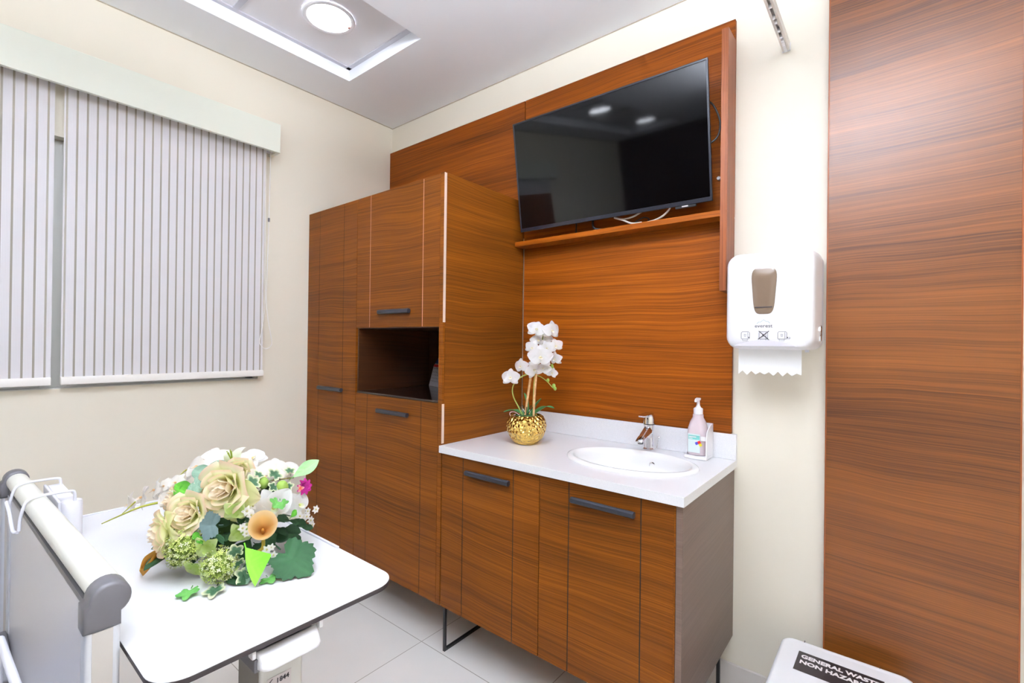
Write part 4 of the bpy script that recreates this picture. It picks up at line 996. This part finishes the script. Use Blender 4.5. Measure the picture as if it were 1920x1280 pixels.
# hidden heart of dark foliage that the blooms sit in
rnd = random.Random(3)
for i in range(80):
    q = rnd.uniform(0, 2*PI); e = rnd.uniform(.0, 1.2); d = Vector((math.cos(q)*math.cos(e), math.sin(q)*math.cos(e), math.sin(e)))
    c0 = Vector((1.45, -1.55, .885)); q_ = .62 if d.x < .1 and d.z < .6 else 1; b_ = c0+Vector((d.x*rnd.uniform(.09, .15)*q_, d.y*rnd.uniform(.08, .13)*q_, d.z*.10)); t_ = b_+Vector((d.x, d.y, d.z*.4-.2)).normalized()*.055+Vector((rnd.uniform(-.02, .02), rnd.uniform(-.02, .02), 0))
    t_.z = max(t_.z, .858)
    leaf(bq, 'dark', b_, t_, d+Vector((0, 0, .3)), .04, bend=.3)
part('stem_bundle', MB().tube([(1.30, -1.50, .875), (1.42, -1.55, .905), (1.55, -1.58, .92)], [.012, .02, .03], 10, col=C(70, 100, 50)), M['leaf'], bq)
def spray(pts, r, col=C(176, 178, 78), name='bare_stem'):
    p = smooth(pts, 5); n = len(p); return part(name, MB().tube(p, [r*(.35+.65*i/(n-1)) for i in range(n)], 7, col=col), M['leaf'], bq, sharp=180)
spray([(1.227, -1.730, .906), (1.261, -1.703, .926), (1.297, -1.674, .946), (1.334, -1.644, .958), (1.40, -1.609, .973)], .0034)
spray([(1.262, -1.703, .926), (1.275, -1.69, .944), (1.285, -1.68, .958)], .002)
spray([(1.35, -1.62, 1.005), (1.36, -1.60, 1.03), (1.40, -1.59, 1.035)], .0022)
spray([(1.61, -1.54, 1.012), (1.60, -1.514, 1.030), (1.598, -1.481, 1.028), (1.58, -1.448, 1.021)], .002, C(120, 110, 60))
rb = MB(); path = smooth([(1.530, -1.668, .930), (1.500, -1.684, .905), (1.462, -1.700, .880), (1.456, -1.706, .858), (1.480, -1.712, .862), (1.500, -1.706, .880), (1.495, -1.692, .895)], 6)
rings = []
for i, p_ in enumerate(path):
    w_ = .011*(1-.4*i/len(path)); rings.append([p_+Vector((.3, -.4, .85)).normalized()*w_, p_-Vector((.3, -.4, .85)).normalized()*w_])
vs = [q for r_ in rings for q in r_]
for v_ in vs: v_.z = max(v_.z, .853)
rb.add(vs, [(2*i, 2*i+1, 2*i+3, 2*i+2) for i in range(len(path)-1)], C(206, 156, 66))
part('tan_ribbon', rb, M['petal'], bq, solid=.0008, sharp=180)

# ------------------------------------------------------------------ orchid in a gold pot
px, py = 1.410, -.310
oc = thing('potted_orchid', 'white orchid in a hammered gold pot on the counter', 'potted plant', (px, py, .9005))
part('gold_pot', MB().lathe([(.001, 0), (.045, 0), (.052, .003), (.072, .025), (.086, .055), (.090, .080), (.086, .103), (.076, .120), (.066, .127), (.062, .127), (.060, .118)], (px, py, .9005), 64, cap=(True, False)), M['gold'], oc, sharp=70)
part('moss', MB().lathe([(.062, -.004), (.05, .003), (.03, .006), (.001, .008)], (px, py, 1.018), 30, cap=(False, True)), M['moss'], oc)
def tb(pts, r, name, col=None, m='leaf', k=5):
    return part(name, MB().tube(smooth(pts, k), r, 9, col=col), M[m], oc, sharp=180)
tb([(1.404, -.314, 1.015), (1.414, -.306, 1.115), (1.424, -.298, 1.210), (1.433, -.293, 1.30)], .0055, 'bamboo_stake', m='bamboo')
tb([(1.442, -.300, 1.015), (1.444, -.298, 1.115), (1.447, -.290, 1.215)], .0050, 'bamboo_stake', m='bamboo')
G1 = C(160, 172, 92)
tb([(1.398, -.319, 1.018), (1.381, -.333, 1.062), (1.364, -.347, 1.105), (1.360, -.350, 1.143), (1.371, -.341, 1.174), (1.395, -.322, 1.198), (1.417, -.304, 1.208), (1.44, -.29, 1.21)], .0028, 'flower_stem', G1)
tb([(1.435, -.296, 1.018), (1.436, -.295, 1.115), (1.439, -.290, 1.199), (1.450, -.282, 1.234), (1.464, -.280, 1.306), (1.475, -.28, 1.39), (1.50, -.28, 1.41)], .0026, 'flower_stem', G1)
tb([(1.439, -.290, 1.206), (1.465, -.275, 1.194), (1.490, -.262, 1.173), (1.506, -.252, 1.152), (1.516, -.245, 1.147)], .0018, 'flower_stem', G1)
tb([(1.470, -.275, 1.22), (1.484, -.262, 1.235), (1.498, -.255, 1.252), (1.509, -.25, 1.252)], .0015, 'flower_stem', G1)
for p_, r_ in (((1.490, -.262, 1.182), .007), ((1.512, -.248, 1.158), .008), ((1.517, -.245, 1.146), .007), ((1.505, -.252, 1.243), .007), ((1.488, -.262, 1.232), .005)): bud(oc, p_, (0, 0, 1), r_)
FL = [((1.471, -.326, 1.406), .043), ((1.522, -.285, 1.402), .043), ((1.477, -.269, 1.368), .036), ((1.527, -.259, 1.335), .034), ((1.452, -.330, 1.325), .034), ((1.492, -.325, 1.286), .055), ((1.522, -.255, 1.278), .034),
      ((1.395, -.335, 1.243), .036), ((1.445, -.310, 1.228), .040), ((1.480, -.285, 1.232), .036), ((1.364, -.370, 1.193), .042), ((1.505, -.252, 1.215), .026), ((1.463, -.306, 1.358), .034), ((1.503, -.290, 1.325), .036)]
cd = Vector((.61, -.78, .05))
for i, (p_, r_) in enumerate(FL):
    j = Vector((random.uniform(-.7, .7), random.uniform(-.5, .5), random.uniform(-.4, .5)))
    if i in (5, 10): j *= .2
    orchid(oc, p_, cd+j, r_*1.05, C(250, 250, 251), random.uniform(-.5, .5) if i not in (5, 10) else 0, C(240, 232, 200))
def strap(pts, wd, name='strap_leaf'):
    p = smooth(pts, 6); n = len(p); mb = MB()
    def fn(u, v):
        i = u*(n-1); k = min(int(i), n-2); q = p[k].lerp(p[k+1], i-k); w_ = wd*.5*math.sin(PI*(u*.85+.12))**.8; t = v*2-1
        return q+Vector((.35, .62, 0)).normalized()*(t*w_)+Vector((0, 0, .25*abs(t)*w_))
    mb.grid(fn, 16, 4, lambda u, v: lerp(C(40, 92, 44), C(96, 150, 92), abs(v*2-1)*.4+.2))
    part(name, mb, M['leaf'], oc, sharp=180, solid=.0012)
strap([(1.402, -.316, 1.024), (1.368, -.343, 1.046), (1.331, -.373, 1.037)], .030)
strap([(1.430, -.295, 1.026), (1.474, -.262, 1.062), (1.508, -.240, 1.057)], .032)
strap([(1.412, -.302, 1.024), (1.405, -.30, 1.086), (1.392, -.305, 1.122)], .014)
strap([(1.425, -.30, 1.024), (1.43, -.28, 1.06), (1.46, -.27, 1.10)], .016)
for k in range(5):
    q = k*1.26+.3; tb([(px, py, 1.02), (px+.02*math.cos(q), py+.02*math.sin(q), 1.05), (px+.035*math.cos(q), py+.035*math.sin(q), 1.065)], .0018, 'aerial_root', C(40, 60, 40))
tb([(1.39, -.33, 1.022), (1.37, -.345, 1.038), (1.352, -.355, 1.035), (1.36, -.36, 1.022), (1.38, -.35, 1.03)], .0012, 'pale_tendril', C(220, 190, 200))
